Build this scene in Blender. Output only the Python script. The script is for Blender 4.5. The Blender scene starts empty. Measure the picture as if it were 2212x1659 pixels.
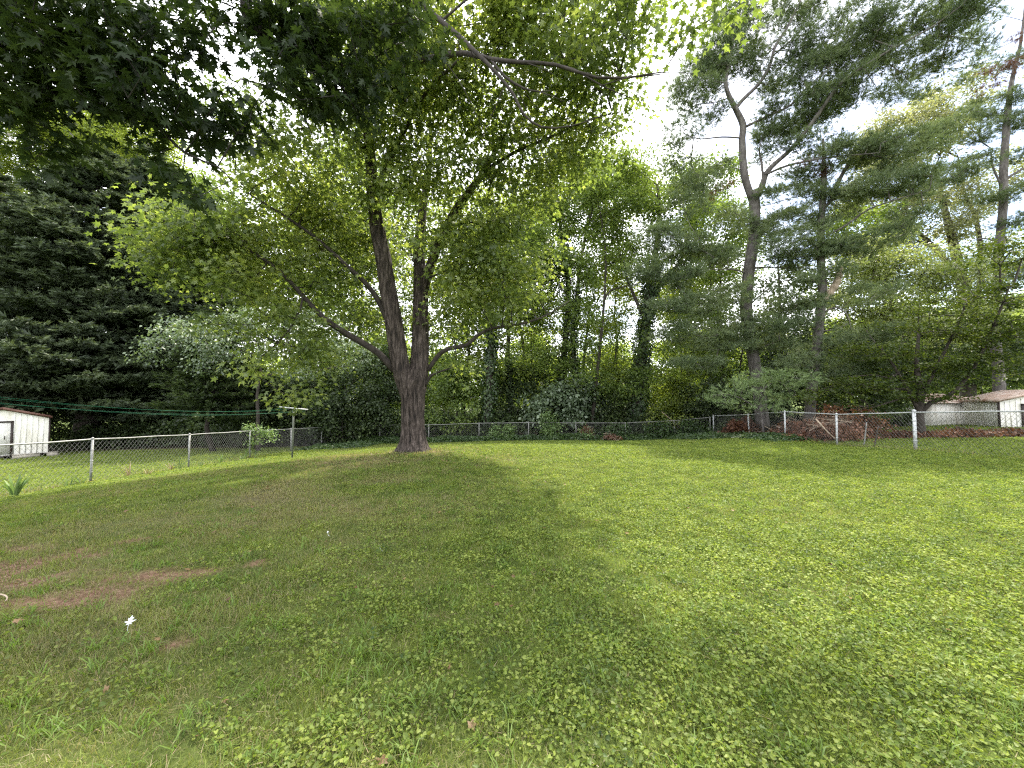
import bpy, math, random, time
import numpy as np
from mathutils import Matrix, Vector, Euler

T0 = time.time()
S = bpy.context.scene
COL = S.collection
RNG = np.random.default_rng(7)
random.seed(7)
V = lambda *a: np.array(a, float)

# ------------------------------------------------------------------ camera
EYE = 1.6
PITCH = math.radians(2.2)
ROLL = math.radians(-0.4)
FPX = 831.0                       # focal length in pixels of a 2212 px wide frame
cam_d = bpy.data.cameras.new('camera')
cam_d.sensor_width = 36
cam_d.lens = 36 * FPX / 2212
cam_d.clip_start = 0.05
cam_d.clip_end = 2000
cam = bpy.data.objects.new('camera', cam_d)
COL.objects.link(cam)
Rcam = Matrix.Rotation(math.pi / 2 + PITCH, 3, 'X') @ Matrix.Rotation(ROLL, 3, 'Z')
cam.matrix_world = Matrix.Translation((0, 0, EYE)) @ Rcam.to_4x4()
S.camera = cam
RC = np.array(Rcam)


def P(px, py, d):
    """world point seen at (px, py) of a 2212x1659 picture, d metres ahead"""
    v = RC @ V((px - 1106) / FPX, (829.5 - py) / FPX, -1)
    return V(0, 0, EYE) + v * (d / v[1])


# ------------------------------------------------------------------ light
SUN_EL, SUN_AZ = math.radians(60), math.radians(26)     # azimuth measured from +Y (ahead) towards +X (right)
W = bpy.data.worlds.new('World')
S.world = W
W.use_nodes = True
nt = W.node_tree
nt.nodes.clear()
out = nt.nodes.new('ShaderNodeOutputWorld')
bg = nt.nodes.new('ShaderNodeBackground')
sky = nt.nodes.new('ShaderNodeTexSky')
sky.sky_type = 'NISHITA'
sky.sun_disc = False
sky.sun_elevation = SUN_EL
sky.sun_rotation = SUN_AZ
sky.dust_density = 2.0
bg.inputs['Strength'].default_value = 0.15
tc = nt.nodes.new('ShaderNodeTexCoord')
mp = nt.nodes.new('ShaderNodeMapping')
mp.inputs['Scale'].default_value = (1.0, 1.0, 2.2)
mp.inputs['Location'].default_value = (0.35, 0.1, 0.2)
ns = nt.nodes.new('ShaderNodeTexNoise')
ns.inputs['Scale'].default_value = 2.3
ns.inputs['Detail'].default_value = 7
ns.inputs['Roughness'].default_value = 0.55
rp = nt.nodes.new('ShaderNodeValToRGB')
rp.color_ramp.elements[0].position = 0.34
rp.color_ramp.elements[1].position = 0.47
mx = nt.nodes.new('ShaderNodeMix')
mx.data_type = 'RGBA'
nt.links.new(tc.outputs['Generated'], mp.inputs['Vector'])
nt.links.new(mp.outputs['Vector'], ns.inputs['Vector'])
dt = nt.nodes.new('ShaderNodeVectorMath'); dt.operation = 'DOT_PRODUCT'
dt.inputs[1].default_value = tuple((P(2190, 40, 1.0) - V(0, 0, EYE)) / np.linalg.norm(P(2190, 40, 1.0) - V(0, 0, EYE)))
mr = nt.nodes.new('ShaderNodeMapRange'); mr.inputs['From Min'].default_value = .86; mr.inputs['From Max'].default_value = .99
mr.inputs['To Min'].default_value = 0; mr.inputs['To Max'].default_value = .2
sb = nt.nodes.new('ShaderNodeMath'); sb.operation = 'SUBTRACT'
nt.links.new(tc.outputs['Generated'], dt.inputs[0]); nt.links.new(dt.outputs['Value'], mr.inputs['Value'])
nt.links.new(ns.outputs['Fac'], sb.inputs[0]); nt.links.new(mr.outputs[0], sb.inputs[1])
nt.links.new(sb.outputs[0], rp.inputs['Fac'])
nt.links.new(rp.outputs['Color'], mx.inputs['Factor'])
nt.links.new(sky.outputs['Color'], mx.inputs['A'])
mx.inputs['B'].default_value = (10.4, 10.6, 11.0, 1)        # bright thin cloud
nt.links.new(mx.outputs['Result'], bg.inputs['Color'])
nt.links.new(bg.outputs['Background'], out.inputs['Surface'])

sd = bpy.data.lights.new('sun', 'SUN')
sd.energy = 4.8
sd.angle = math.radians(1.6)
sd.color = (1.0, 0.93, 0.80)
sun = bpy.data.objects.new('sun', sd)
COL.objects.link(sun)
sv = Vector((math.sin(SUN_AZ) * math.cos(SUN_EL), math.cos(SUN_AZ) * math.cos(SUN_EL), math.sin(SUN_EL)))
sun.rotation_euler = sv.to_track_quat('Z', 'Y').to_euler()
sun.location = (20, 25, 40)

S.view_settings.view_transform = 'Standard'
S.view_settings.look = 'None'
S.view_settings.exposure = 1.35
S.view_settings.gamma = 1.0
S.render.engine = 'CYCLES'
S.cycles.max_bounces = 5
S.cycles.diffuse_bounces = 3
S.cycles.glossy_bounces = 2
S.cycles.transmission_bounces = 4
S.cycles.transparent_max_bounces = 4
S.cycles.use_denoising = False
S.cycles.pixel_filter_type = 'BLACKMAN_HARRIS'
S.cycles.filter_width = 1.25
S.cycles.use_adaptive_sampling = True
S.cycles.adaptive_threshold = 0.01
S.cycles.caustics_reflective = False
S.cycles.caustics_refractive = False

# ------------------------------------------------------------------ numpy helpers


def _h(i, j, k, seed):
    n = (i * 374761393 + j * 668265263 + k * 2147483647 + seed * 1274126177) & 0xFFFFFFFF
    n = ((n ^ (n >> 13)) * 1274126177) & 0xFFFFFFFF
    n = ((n ^ (n >> 16)) * 2246822519) & 0xFFFFFFFF
    return ((n ^ (n >> 15)) & 0xFFFF) / 65535.0


def vnoise(p, seed=0):
    p = np.asarray(p, float)
    i = np.floor(p).astype(np.int64)
    f = p - i
    f = f * f * (3 - 2 * f)
    r = 0
    for a in (0, 1):
        for b in (0, 1):
            for c in (0, 1):
                w = (f[:, 0] if a else 1 - f[:, 0]) * (f[:, 1] if b else 1 - f[:, 1]) * (f[:, 2] if c else 1 - f[:, 2])
                r = r + w * _h(i[:, 0] + a, i[:, 1] + b, i[:, 2] + c, seed)
    return r


def fbm2(x, y, scale, seed=0, octs=3):
    r, a, t = 0, 1.0, 0
    for o in range(octs):
        r = r + a * vnoise(np.stack([x * scale, y * scale, np.full_like(x, 0.37 + o)], 1), seed + o)
        t += a
        a *= 0.5
        scale *= 2.03
    return r / t


def norm(a):
    return a / np.maximum(np.linalg.norm(a, axis=-1, keepdims=True), 1e-9)


def rdir(n, rng=RNG):
    return norm(rng.normal(size=(n, 3)))


class Geo:
    def __init__(self):
        self.v, self.f, self.n, self.at = [], [], 0, {}

    def add(self, v, f, **at):
        v = np.asarray(v, float).reshape(-1, 3)
        f = np.asarray(f, np.int64)
        self.v.append(v)
        self.f.append(f + self.n)
        for k, val in at.items():
            self.at.setdefault(k, []).append(np.broadcast_to(np.asarray(val, float), (len(v),)))
        self.n += len(v)

    def build(self, name, mat, parent=None, smooth=False):
        me = bpy.data.meshes.new(name)
        org = V(*parent.matrix_world.translation) if parent is not None else V(0, 0, 0)
        if parent is not None:
            org = V(*ORIGIN.get(parent.name, (0, 0, 0)))
        if self.n:
            vv = np.concatenate(self.v) - org
            me.vertices.add(len(vv))
            me.vertices.foreach_set('co', vv.astype(np.float32).ravel())
            loops = np.concatenate([f.ravel() for f in self.f])
            cnt = np.concatenate([np.full(len(f), f.shape[1]) for f in self.f])
            start = np.concatenate([[0], np.cumsum(cnt)[:-1]])
            me.loops.add(len(loops))
            me.loops.foreach_set('vertex_index', loops.astype(np.int32))
            me.polygons.add(len(cnt))
            me.polygons.foreach_set('loop_start', start.astype(np.int32))
            me.polygons.foreach_set('loop_total', cnt.astype(np.int32))
            if smooth:
                me.polygons.foreach_set('use_smooth', np.ones(len(cnt), bool))
            for k, l in self.at.items():
                a = me.attributes.new(k, 'FLOAT', 'POINT')
                a.data.foreach_set('value', np.concatenate(l).astype(np.float32))
            me.update(calc_edges=True)
        me.materials.append(mat)
        o = bpy.data.objects.new(name, me)
        COL.objects.link(o)
        if parent is not None:
            o.parent = parent
            ORIGIN[o.name] = org
        return o


ORIGIN = {}


def tag(o, label=None, cat=None, group=None, kind=None):
    if label: o['label'] = label
    if cat: o['category'] = cat
    if group: o['group'] = group
    if kind: o['kind'] = kind
    return o


def thing(name, loc, label, cat, group=None):
    o = bpy.data.objects.new(name, None)
    COL.objects.link(o)
    o.location = tuple(loc)
    o.empty_display_size = 0.2
    ORIGIN[o.name] = V(*loc)
    return tag(o, label, cat, group)


def tube(g, pts, rad, sides=6, cap=True, **at):
    pts = np.asarray(pts, float)
    n = len(pts)
    rad = np.broadcast_to(np.asarray(rad, float), (n,))
    t = norm(np.gradient(pts, axis=0))
    ref = V(0, 0, 1) if abs(np.mean(t[:, 2])) < 0.8 else V(0, 1, 0)
    a = norm(np.cross(t, ref))
    b = np.cross(t, a)
    th = np.arange(sides) * 2 * math.pi / sides
    ring = a[:, None, :] * np.cos(th)[None, :, None] + b[:, None, :] * np.sin(th)[None, :, None]
    v = (pts[:, None, :] + ring * rad[:, None, None]).reshape(-1, 3)
    i = np.arange(n - 1)[:, None] * sides
    j = np.arange(sides)[None, :]
    j2 = (j + 1) % sides
    f = np.stack([i + j, i + j2, i + sides + j2, i + sides + j], -1).reshape(-1, 4)
    g.add(v, f, **at)
    if cap and sides > 2:
        m = g.n
        g.f.append(np.array([[m - sides + k for k in range(sides)]]))
        g.f.append(np.array([[m - n * sides + k for k in range(sides)][::-1]]))


def box(g, lo, hi, rot=0.0, org=(0, 0, 0)):
    lo, hi = V(*lo), V(*hi)
    v = np.array([[x, y, z] for x in (lo[0], hi[0]) for y in (lo[1], hi[1]) for z in (lo[2], hi[2])])
    c, s = math.cos(rot), math.sin(rot)
    v = v @ np.array([[c, s, 0], [-s, c, 0], [0, 0, 1]]) + V(*org)
    f = np.array([[0, 1, 3, 2], [4, 6, 7, 5], [0, 4, 5, 1], [2, 3, 7, 6], [0, 2, 6, 4], [1, 5, 7, 3]])
    g.add(v, f)


def smooth_path(pts, rad=None, step=0.3):
    """Catmull-Rom through control points"""
    p = np.asarray(pts, float)
    r = np.linspace(1, 1, len(p)) if rad is None else np.asarray(rad, float)
    e = np.vstack([2 * p[0] - p[1], p, 2 * p[-1] - p[-2]])
    o, ro = [], []
    for i in range(len(p) - 1):
        L = np.linalg.norm(p[i + 1] - p[i])
        m = max(2, int(L / step))
        for t in np.arange(m) / m:
            a, b, c, d = e[i], e[i + 1], e[i + 2], e[i + 3]
            o.append(0.5 * ((2 * b) + (c - a) * t + (2 * a - 5 * b + 4 * c - d) * t * t + (3 * b - a - 3 * c + d) * t ** 3))
            ro.append(r[i] * (1 - t) + r[i + 1] * t)
    o.append(p[-1])
    ro.append(r[-1])
    return np.array(o), np.array(ro)


def fan(outline, c):
    v = np.array([(c[0], c[1], c[2])] + [tuple(o) for o in outline], float)
    n = len(outline)
    f = np.array([[0, 1 + i, 1 + (i + 1) % n] for i in range(n)])
    return v, f


def mirror(half):
    return half + [(-x, y, z) for x, y, z in half[::-1] if x > 1e-6]


# leaf shapes: stalk at the origin, tip along +Y, upper face +Z
T_MAPLE = fan(mirror([(0, 0, 0), (.34, -.05, -.03), (.17, .13, .0), (.36, .22, -.03), (.62, .42, -.09), (.34, .40, -.02), (.13, .36, 0), (.24, .58, -.02), (.30, .80, -.05),
                      (.13, .70, 0), (0, 1.1, -.10)]), (0, .30, .05))
T_MAPLE2 = fan(mirror([(0, 0, 0), (.38, .02, -.04), (.2, .27, 0), (.56, .58, -.08), (.17, .58, 0), (0, 1.05, -.08)]), (0, .33, .05))
T_LEAF = (np.array([(0, 0, 0), (.34, .45, .07), (0, 1, -.05), (-.34, .45, .07)], float), np.array([[0, 1, 2], [0, 2, 3]]))
T_OVAL = fan([(0, 0, 0), (.26, .2, .04), (.3, .55, .04), (0, 1, -.05), (-.3, .55, .04), (-.26, .2, .04)], (0, .45, 0))
T_ROUND = fan([(0, .10, .0), (.28, -.12, .10), (.46, .22, .18), (.30, .66, .10), (0, 1.0, -.10), (-.32, .62, .14), (-.48, .20, .12),
               (-.26, -.10, .16)], (0, .32, -.02))


def t_needles(n, spread, width, seed, flat=False):
    r = np.random.default_rng(seed)
    vs, fs = [], []
    for i in range(n):
        if flat:
            s = (i + .5) / n
            side = 1 if i % 2 else -1
            b = V(0, s * .8, -.03 * s)
            d = norm(V(side * (1 - .35 * s), .85, r.normal(0, .22)))
            L = .42 * (1 - .45 * s) + .1
        else:
            b = V(0, r.uniform(0, .35), 0)
            d = norm(V(r.normal(0, spread), 1, r.normal(0, spread)))
            L = r.uniform(.55, 1.0)
        w = norm(np.cross(d, rdir(1, r)[0])) * width
        vs += [b - w, b + w, b + d * L]
        fs.append([3 * i, 3 * i + 1, 3 * i + 2])
    return np.array(vs), np.array(fs)


T_PINE = [t_needles(13, .62, .030, s) for s in (1, 2, 3)]
T_SPRUCE = [t_needles(12, .5, .075, s, True) for s in (4, 5)]


def scatter(g, tpl, pos, tip, nrm, size, **at):
    tv, tf = tpl
    n = len(pos)
    if n == 0: return
    y = norm(tip)
    x = norm(np.cross(y, nrm))
    z = np.cross(x, y)
    size = np.broadcast_to(np.asarray(size, float), (n,))
    M = np.stack([x, y, z], 1)                                  # rows are axes
    v = np.einsum('kc,ncd->nkd', tv, M) * size[:, None, None] + pos[:, None, :]
    f = tf[None] + (np.arange(n) * len(tv))[:, None, None]
    a2 = {k: np.repeat(np.asarray(q, float), len(tv)) for k, q in at.items()}
    g.add(v.reshape(-1, 3), f.reshape(-1, tf.shape[1]), **a2)


# ------------------------------------------------------------------ materials
def newmat(name):
    m = bpy.data.materials.new(name)
    m.use_nodes = True
    m.node_tree.nodes.clear()
    return m, m.node_tree.nodes, m.node_tree.links


def ramp(N, stops, interp='LINEAR'):
    r = N.new('ShaderNodeValToRGB')
    e = r.color_ramp.elements
    r.color_ramp.interpolation = interp
    while len(e) < len(stops): e.new(0.5)
    for el, (p, c) in zip(e, stops):
        el.position = p
        el.color = (*c, 1)
    return r


def leaf_mat(name, cols, trans=1.7, gloss=0.02, rough=0.45, clump=0.35, tmix=0.42, dry=None):
    """cols: 2-4 linear colours one leaf may have; leaves let light through"""
    m, N, L = newmat(name)
    o = N.new('ShaderNodeOutputMaterial')
    gi = N.new('ShaderNodeNewGeometry')
    r = ramp(N, [(i / max(1, len(cols) - 1), c) for i, c in enumerate(cols)])
    tcn = N.new('ShaderNodeTexCoord')
    no = N.new('ShaderNodeTexNoise')
    no.inputs['Scale'].default_value = clump
    no.inputs['Detail'].default_value = 2
    ma = N.new('ShaderNodeMath'); ma.operation = 'MULTIPLY_ADD'
    ma.inputs[1].default_value = 1.5; ma.inputs[2].default_value = -0.55
    mi = N.new('ShaderNodeMath'); mi.operation = 'MULTIPLY_ADD'; mi.inputs[1].default_value = 0.65
    L.new(tcn.outputs['Object'], no.inputs['Vector'])
    L.new(no.outputs['Fac'], ma.inputs[0])
    L.new(gi.outputs['Random Per Island'], mi.inputs[0])
    L.new(ma.outputs[0], mi.inputs[2])
    L.new(mi.outputs[0], r.inputs['Fac'])
    col = r.outputs['Color']
    if dry:
        at = N.new('ShaderNodeAttribute'); at.attribute_name = 'dry'
        mm = N.new('ShaderNodeMix'); mm.data_type = 'RGBA'
        L.new(at.outputs['Fac'], mm.inputs['Factor'])
        L.new(col, mm.inputs['A'])
        mm.inputs['B'].default_value = (*dry, 1)
        col = mm.outputs['Result']
    d = N.new('ShaderNodeBsdfDiffuse')
    t = N.new('ShaderNodeBsdfTranslucent')
    L.new(col, d.inputs['Color'])
    tm = N.new('ShaderNodeMix'); tm.data_type = 'RGBA'; tm.blend_type = 'MULTIPLY'
    tm.inputs['Factor'].default_value = 1
    L.new(col, tm.inputs['A'])
    tm.inputs['B'].default_value = (trans * 1.2, trans * 1.2, trans * 0.62, 1)
    L.new(tm.outputs['Result'], t.inputs['Color'])
    mx1 = N.new('ShaderNodeMixShader'); mx1.inputs[0].default_value = tmix
    L.new(d.outputs[0], mx1.inputs[1]); L.new(t.outputs[0], mx1.inputs[2])
    gl = N.new('ShaderNodeBsdfGlossy'); gl.inputs['Roughness'].default_value = rough
    gl.inputs['Color'].default_value = (1, 1, 1, 1)
    mx2 = N.new('ShaderNodeMixShader'); mx2.inputs[0].default_value = gloss
    L.new(mx1.outputs[0], mx2.inputs[1]); L.new(gl.outputs[0], mx2.inputs[2])
    L.new(mx2.outputs[0], o.inputs['Surface'])
    return m


def rough_mat(name, stops, scale=4, stretch=(1, 1, 1), bump=0.4, rough=0.9, metal=0.0, detail=8, dist=0.02, spec=0.3):
    m, N, L = newmat(name)
    o = N.new('ShaderNodeOutputMaterial')
    b = N.new('ShaderNodeBsdfPrincipled')
    tcn = N.new('ShaderNodeTexCoord'); mpn = N.new('ShaderNodeMapping')
    mpn.inputs['Scale'].default_value = stretch
    no = N.new('ShaderNodeTexNoise'); no.inputs['Scale'].default_value = scale; no.inputs['Detail'].default_value = detail
    no.inputs['Roughness'].default_value = 0.65
    L.new(tcn.outputs['Object'], mpn.inputs['Vector']); L.new(mpn.outputs[0], no.inputs['Vector'])
    r = ramp(N, stops)
    L.new(no.outputs['Fac'], r.inputs['Fac']); L.new(r.outputs['Color'], b.inputs['Base Color'])
    b.inputs['Roughness'].default_value = rough; b.inputs['Metallic'].default_value = metal
    b.inputs['Specular IOR Level'].default_value = spec
    if bump:
        bp = N.new('ShaderNodeBump'); bp.inputs['Strength'].default_value = bump; bp.inputs['Distance'].default_value = dist
        L.new(no.outputs['Fac'], bp.inputs['Height']); L.new(bp.outputs[0], b.inputs['Normal'])
    L.new(b.outputs[0], o.inputs['Surface'])
    return m


M = {}
M['maple'] = leaf_mat('maple_leaf', [(.054, .080, .025), (.088, .124, .036), (.14, .18, .050), (.24, .275, .085)], tmix=.48, trans=1.65, clump=.5, gloss=.025)
M['maple_shade_dark'] = leaf_mat('shade_darkened_maple_leaf', [(.010, .019, .008), (.018, .031, .010), (.036, .056, .015)], clump=.7, tmix=.3, gloss=.015)  # darkened copy of the maple leaf, backlit shade put into its colour
M['wood_leaf'] = leaf_mat('woodland_leaf', [(.055, .085, .026), (.095, .14, .034), (.16, .205, .048)], clump=.3)
M['wood_leaf2'] = leaf_mat('yellow_woodland_leaf', [(.08, .115, .026), (.14, .18, .036), (.23, .27, .055)], clump=.3)
M['lit_leaf'] = leaf_mat('sun_brightened_leaf', [(.08, .11, .040), (.15, .185, .065), (.28, .31, .13)], clump=.5, gloss=.06, rough=.35)  # woodland leaf brightened and paled, sunlit sparkle partly put into the colour
M['far_leaf'] = leaf_mat('sun_brightened_distant_leaf', [(.12, .17, .04), (.20, .26, .055), (.30, .35, .09)], clump=.2)  # yellow woodland leaf made brighter, sunlight put into the colour
M['dark_leaf'] = leaf_mat('dark_understory_leaf', [(.017, .028, .012), (.034, .054, .019), (.075, .105, .034)], clump=.5, tmix=.3)  # leaf green taken darker to carry the shadow inside the woods
M['silver_leaf'] = leaf_mat('silvery_leaf', [(.045, .07, .035), (.085, .125, .065), (.17, .22, .13)], clump=.6, tmix=.3, gloss=.05)
M['oak_leaf'] = leaf_mat('pale_oak_leaf', [(.09, .105, .055), (.15, .165, .09), (.23, .235, .14)], clump=.25, tmix=.4, gloss=.06)
M['layer_leaf'] = leaf_mat('layered_tree_leaf', [(.024, .040, .010), (.042, .064, .013), (.08, .10, .016)], clump=.6, tmix=.4)
M['pine'] = leaf_mat('pine_needle', [(.055, .082, .044), (.10, .138, .068), (.18, .22, .105)], clump=.5, tmix=.3, trans=1.2)
M['pine_lit'] = leaf_mat('sun_paled_pine_needle', [(.10, .15, .065), (.17, .24, .10), (.27, .34, .16)], clump=.9, tmix=.3, trans=1.2)  # paler copy of the pine needles, sunlight put into the colour
M['spruce'] = leaf_mat('spruce_needle', [(.026, .038, .021), (.052, .072, .038), (.12, .155, .08)], clump=.6, tmix=.2, trans=1.1)
M['ivy'] = leaf_mat('ivy_leaf', [(.016, .034, .012), (.032, .06, .018), (.06, .10, .024)], clump=1.5, tmix=.25, gloss=.03, rough=.4)
M['ivy_green'] = leaf_mat('weed_leaf', [(.05, .09, .03), (.11, .17, .06), (.22, .29, .13)], clump=1.2, tmix=.35)
M['dead'] = leaf_mat('dead_foliage', [(.05, .022, .014), (.11, .05, .03), (.20, .10, .06)], clump=1, tmix=.2, trans=1.0)
M['grass'] = leaf_mat('grass_blade', [(.062, .092, .024), (.130, .168, .036), (.21, .255, .055)], clump=2.2, tmix=.38, gloss=.012, dry=(.25, .21, .12), trans=1.4)
M['crab'] = leaf_mat('crabgrass_blade', [(.09, .15, .03), (.15, .225, .045)], clump=.8, tmix=.38, gloss=.015, trans=1.4)
M['weed'] = leaf_mat('clover_leaf', [(.034, .062, .015), (.092, .138, .026), (.155, .205, .036), (.24, .28, .07)], clump=3.5, tmix=.4, gloss=.012, dry=(.16, .16, .06), trans=1.4)
M['straw'] = leaf_mat('dry_straw', [(.12, .085, .05), (.22, .17, .10), (.34, .28, .18)], clump=1, tmix=.2, trans=1.0)
M['near_limb'] = rough_mat('shaded_limb_bark', [(.3, (.012, .010, .009)), (.7, (.04, .034, .03))], 7, (1, 1, .5), .4)  # limb bark in a darker copy, canopy shade put into the colour
M['bark'] = rough_mat('maple_bark', [(.36, (.010, .008, .007)), (.5, (.046, .035, .029)), (.68, (.13, .105, .092))], 15, (1, 1, .17), 1.0, dist=.05)
M['limb'] = rough_mat('limb_bark', [(.3, (.014, .011, .009)), (.7, (.055, .045, .039))], 7, (1, 1, .5), .4)
M['dark_bark'] = rough_mat('dark_bark', [(.3, (.02, .016, .013)), (.7, (.07, .058, .05))], 7, (1, 1, .3), .5)
M['pine_bark'] = rough_mat('pine_bark', [(.3, (.045, .038, .036)), (.55, (.11, .098, .092)), (.75, (.20, .185, .175))], 8, (1, 1, .35), .7, dist=.03)
M['dead_wood'] = rough_mat('dead_wood', [(.3, (.18, .13, .09)), (.7, (.42, .34, .26))], 9, (1, 1, .2), .4)
M['galv'] = rough_mat('galvanised_steel', [(.3, (.30, .31, .31)), (.7, (.52, .53, .53))], 12, bump=.05, rough=.5, metal=.35)
M['galv_mid'] = rough_mat('aged_galvanised_steel', [(.3, (.17, .17, .165)), (.7, (.36, .36, .35))], 9, bump=.05, rough=.55, metal=.3)
M['galv_dull'] = rough_mat('weathered_steel', [(.3, (.12, .12, .11)), (.7, (.26, .26, .245))], 12, bump=.05, rough=.6, metal=.3)
M['wire'] = rough_mat('fence_wire', [(.3, (.09, .09, .085)), (.7, (.20, .20, .19))], 30, bump=0, rough=.55, metal=.3)
M['pole'] = rough_mat('mossy_pole_paint', [(.3, (.05, .06, .045)), (.7, (.15, .16, .13))], 10, (1, 1, .3), .1, rough=.7)
M['line'] = rough_mat('green_cord', [(.3, (.01, .10, .05)), (.7, (.02, .19, .10))], 30, bump=0, rough=.5)
M['white_metal'] = rough_mat('white_shed_metal', [(.25, (.36, .31, .24)), (.40, (.66, .63, .56)), (.6, (.80, .79, .75))], 1.6, (1, 1, .4), .05, rough=.5)
M['shed_roof'] = rough_mat('brown_roof_metal', [(.3, (.07, .035, .025)), (.7, (.16, .08, .06))], 3, bump=.1, rough=.6)
M['rust_roof'] = rough_mat('rust_roof_metal', [(.3, (.26, .14, .09)), (.5, (.44, .33, .27)), (.75, (.58, .52, .47))], 3, bump=.1, rough=.8)
M['brown_trim'] = rough_mat('brown_trim', [(.3, (.02, .015, .013)), (.7, (.05, .035, .03))], 4, bump=.05, rough=.6)
M['doorway_dark'] = rough_mat('doorway_shade', [(.3, (.008, .008, .008)), (.7, (.02, .018, .016))], 4, bump=0)  # near-black colour standing in for shade inside an open doorway
M['block'] = rough_mat('concrete_block', [(.3, (.22, .20, .17)), (.7, (.42, .38, .32))], 10, bump=.4)
M['white_leaf'] = rough_mat('white_underside', [(.3, (.50, .54, .55)), (.7, (.68, .72, .73))], 20, bump=.1)
M['litter'] = leaf_mat('leaf_litter', [(.06, .035, .02), (.14, .085, .045), (.26, .17, .09)], clump=1, tmix=.1)

# ------------------------------------------------------------------ terrain
CP = []
for x in (-6, -3, 0, 3, 6): 
    for y in (-4, -1, 2, 5, 8): CP.append((x, y, 0.0))
for px, py, d in ((893, 975, 11.8), (1970, 975, 12), (1806, 963, 14.9), (1694, 940 + 6, 17.7)):
    p = P(px, py, d); CP.append((p[0], p[1], p[2]))
for px, py, d, h in ((925, 918, 24.5, 1.12), (1044, 914, 24.5, 1.12), (1141, 913, 24.5, 1.12), (1386, 913, 24.5, 1.12), (1456, 909, 24.5, 1.12), (1554, 899, 23.6, 1.15),
                     (202, 949, 10.57, 1.2), (409, 938, 13.7, 1.22), (543, 933, 16.9, 1.16), (698, 924, 23.3, 1.18), (1615, 896, 20.4, 1.2), (2212, 888, 9.4, 1.2),
                     (925 - 100, 918, 24.5, 1.12)):
    p = P(px, py, d); CP.append((p[0], p[1], p[2] - h))
p = P(631, 991, 15); CP.append(tuple(p))
CP += [(-11.5, 5, -.5), (-11, -3, -.35), (-16, 12, -.95), (-18, 16, -1.1), (-27, 22, -1.5), (-24, 28, -1.5), (-18, 8, -.9), (-30, 10, -1.2), (-12, 30, -1.45),
       (0, 31, -1.3), (12, 32, -1.1), (18, 24, -.6), (22, 16, -.15), (27, 21, -.1), (20, 8, .1), (30, 10, .1), (30, 30, -.3), (12, 0, .1), (0, -12, 0), (-12, -12, -.3), (14, -12, .1),
       (-45, 40, -1.8), (0, 50, -1.5), (45, 45, -.6), (-45, 0, -1.5), (45, 0, .1), (0, -45, 0), (-40, -40, -1), (40, -40, 0)]
CP = np.array(CP)


def _tps(r2):
    return 0.5 * r2 * np.log(r2 + 1e-9)


_n = len(CP)
_K = _tps(((CP[:, None, :2] - CP[None, :, :2]) ** 2).sum(-1)) + np.eye(_n) * 0.4
_A = np.zeros((_n + 3, _n + 3))
_A[:_n, :_n] = _K
_A[:_n, _n] = 1; _A[:_n, _n + 1:] = CP[:, :2]
_A[_n, :_n] = 1; _A[_n + 1:, :_n] = CP[:, :2].T
_w = np.linalg.solve(_A, np.concatenate([CP[:, 2], [0, 0, 0]]))


def gz(x, y):
    x = np.asarray(x, float); y = np.asarray(y, float)
    sh = x.shape
    xf, yf = x.ravel(), y.ravel()
    r = np.hypot(xf, yf)
    k = np.where(r > 48, 48 / np.maximum(r, 1e-6), 1.0)
    xs, ys = xf * k, yf * k
    z = np.empty_like(xs)
    for a in range(0, len(xs), 20000):
        s = slice(a, a + 20000)
        r2 = (xs[s, None] - CP[None, :, 0]) ** 2 + (ys[s, None] - CP[None, :, 1]) ** 2
        z[s] = _tps(r2) @ _w[:_n] + _w[_n] + xs[s] * _w[_n + 1] + ys[s] * _w[_n + 2]
    return z.reshape(sh)


def G(x, y):
    return float(gz(np.array([x]), np.array([y]))[0])


def soil_mask(x, y):
    """1 where the red soil lies bare"""
    m = np.zeros_like(x)
    n = .6 * fbm2(x, y, 4.5, 11) + .4 * fbm2(x, y, 17, 12)
    for px, py, rx, ry in ((50, 1222, .75, .42), (20, 1262, .45, .25), (210, 1282, .75, .22), (300, 1252, .65, .17), (120, 1305, .55, .16), (400, 1240, .4, .1), (130, 1250, .5, .2), (270, 1172, .3, .12), (480, 1165, .22, .08),
                           (930, 1330, .10, .06), (360, 1400, .16, .09), (860, 1395, .08, .05), (1400, 1600, .08, .06), (560, 1215, .16, .07), (40, 1190, .35, .12)):
        w = RC @ V((px - 1106) / FPX, (829.5 - py) / FPX, -1)
        q = V(0, 0, EYE) + w * (-EYE / w[2])
        d = np.hypot((x - q[0]) / rx, (y - q[1]) / (ry * 1.5))
        m = np.maximum(m, .95 - d + (n - .5) * 3.0)
    d = np.hypot((x + 3.0) / 1.1, (y - 11.7) / .75)          # round the foot of the maple
    m = np.maximum(m, 1.1 - d + (n - .5) * 1.5)
    d = np.abs(x - 8.5 + (y - 18) * .2) / 2.5 + np.abs(y - 18.5) / 1.3
    m = np.maximum(m, .8 - d + (n - .5) * 1.2)
    return np.clip(m * 1.5, 0, 1) ** 1.2


def dry_mask(x, y):
    n = fbm2(x, y, .7, 21, 4)
    base = np.clip(1.15 - np.hypot((x + 4.6) / 5.2, (y - 8.5) / 4.6), 0, .75) + .30 * np.clip(1 - np.hypot((x + 3) / 3.5, (y - 2.6) / 2.0), 0, 1)
    return np.clip(base * .45 + (n - .52) * 4.2 * (.15 + base), 0, .95)


def axis_steps(lo, hi, fine_lo, fine_hi, step, grow=1.16):
    a = list(np.arange(fine_lo, fine_hi + 1e-6, step))
    s, x = step, fine_hi
    while x < hi:
        s *= grow; x += s; a.append(x)
    s, x = step, fine_lo
    while x > lo:
        s *= grow; x -= s; a.insert(0, x)
    return np.array(a)


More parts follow.
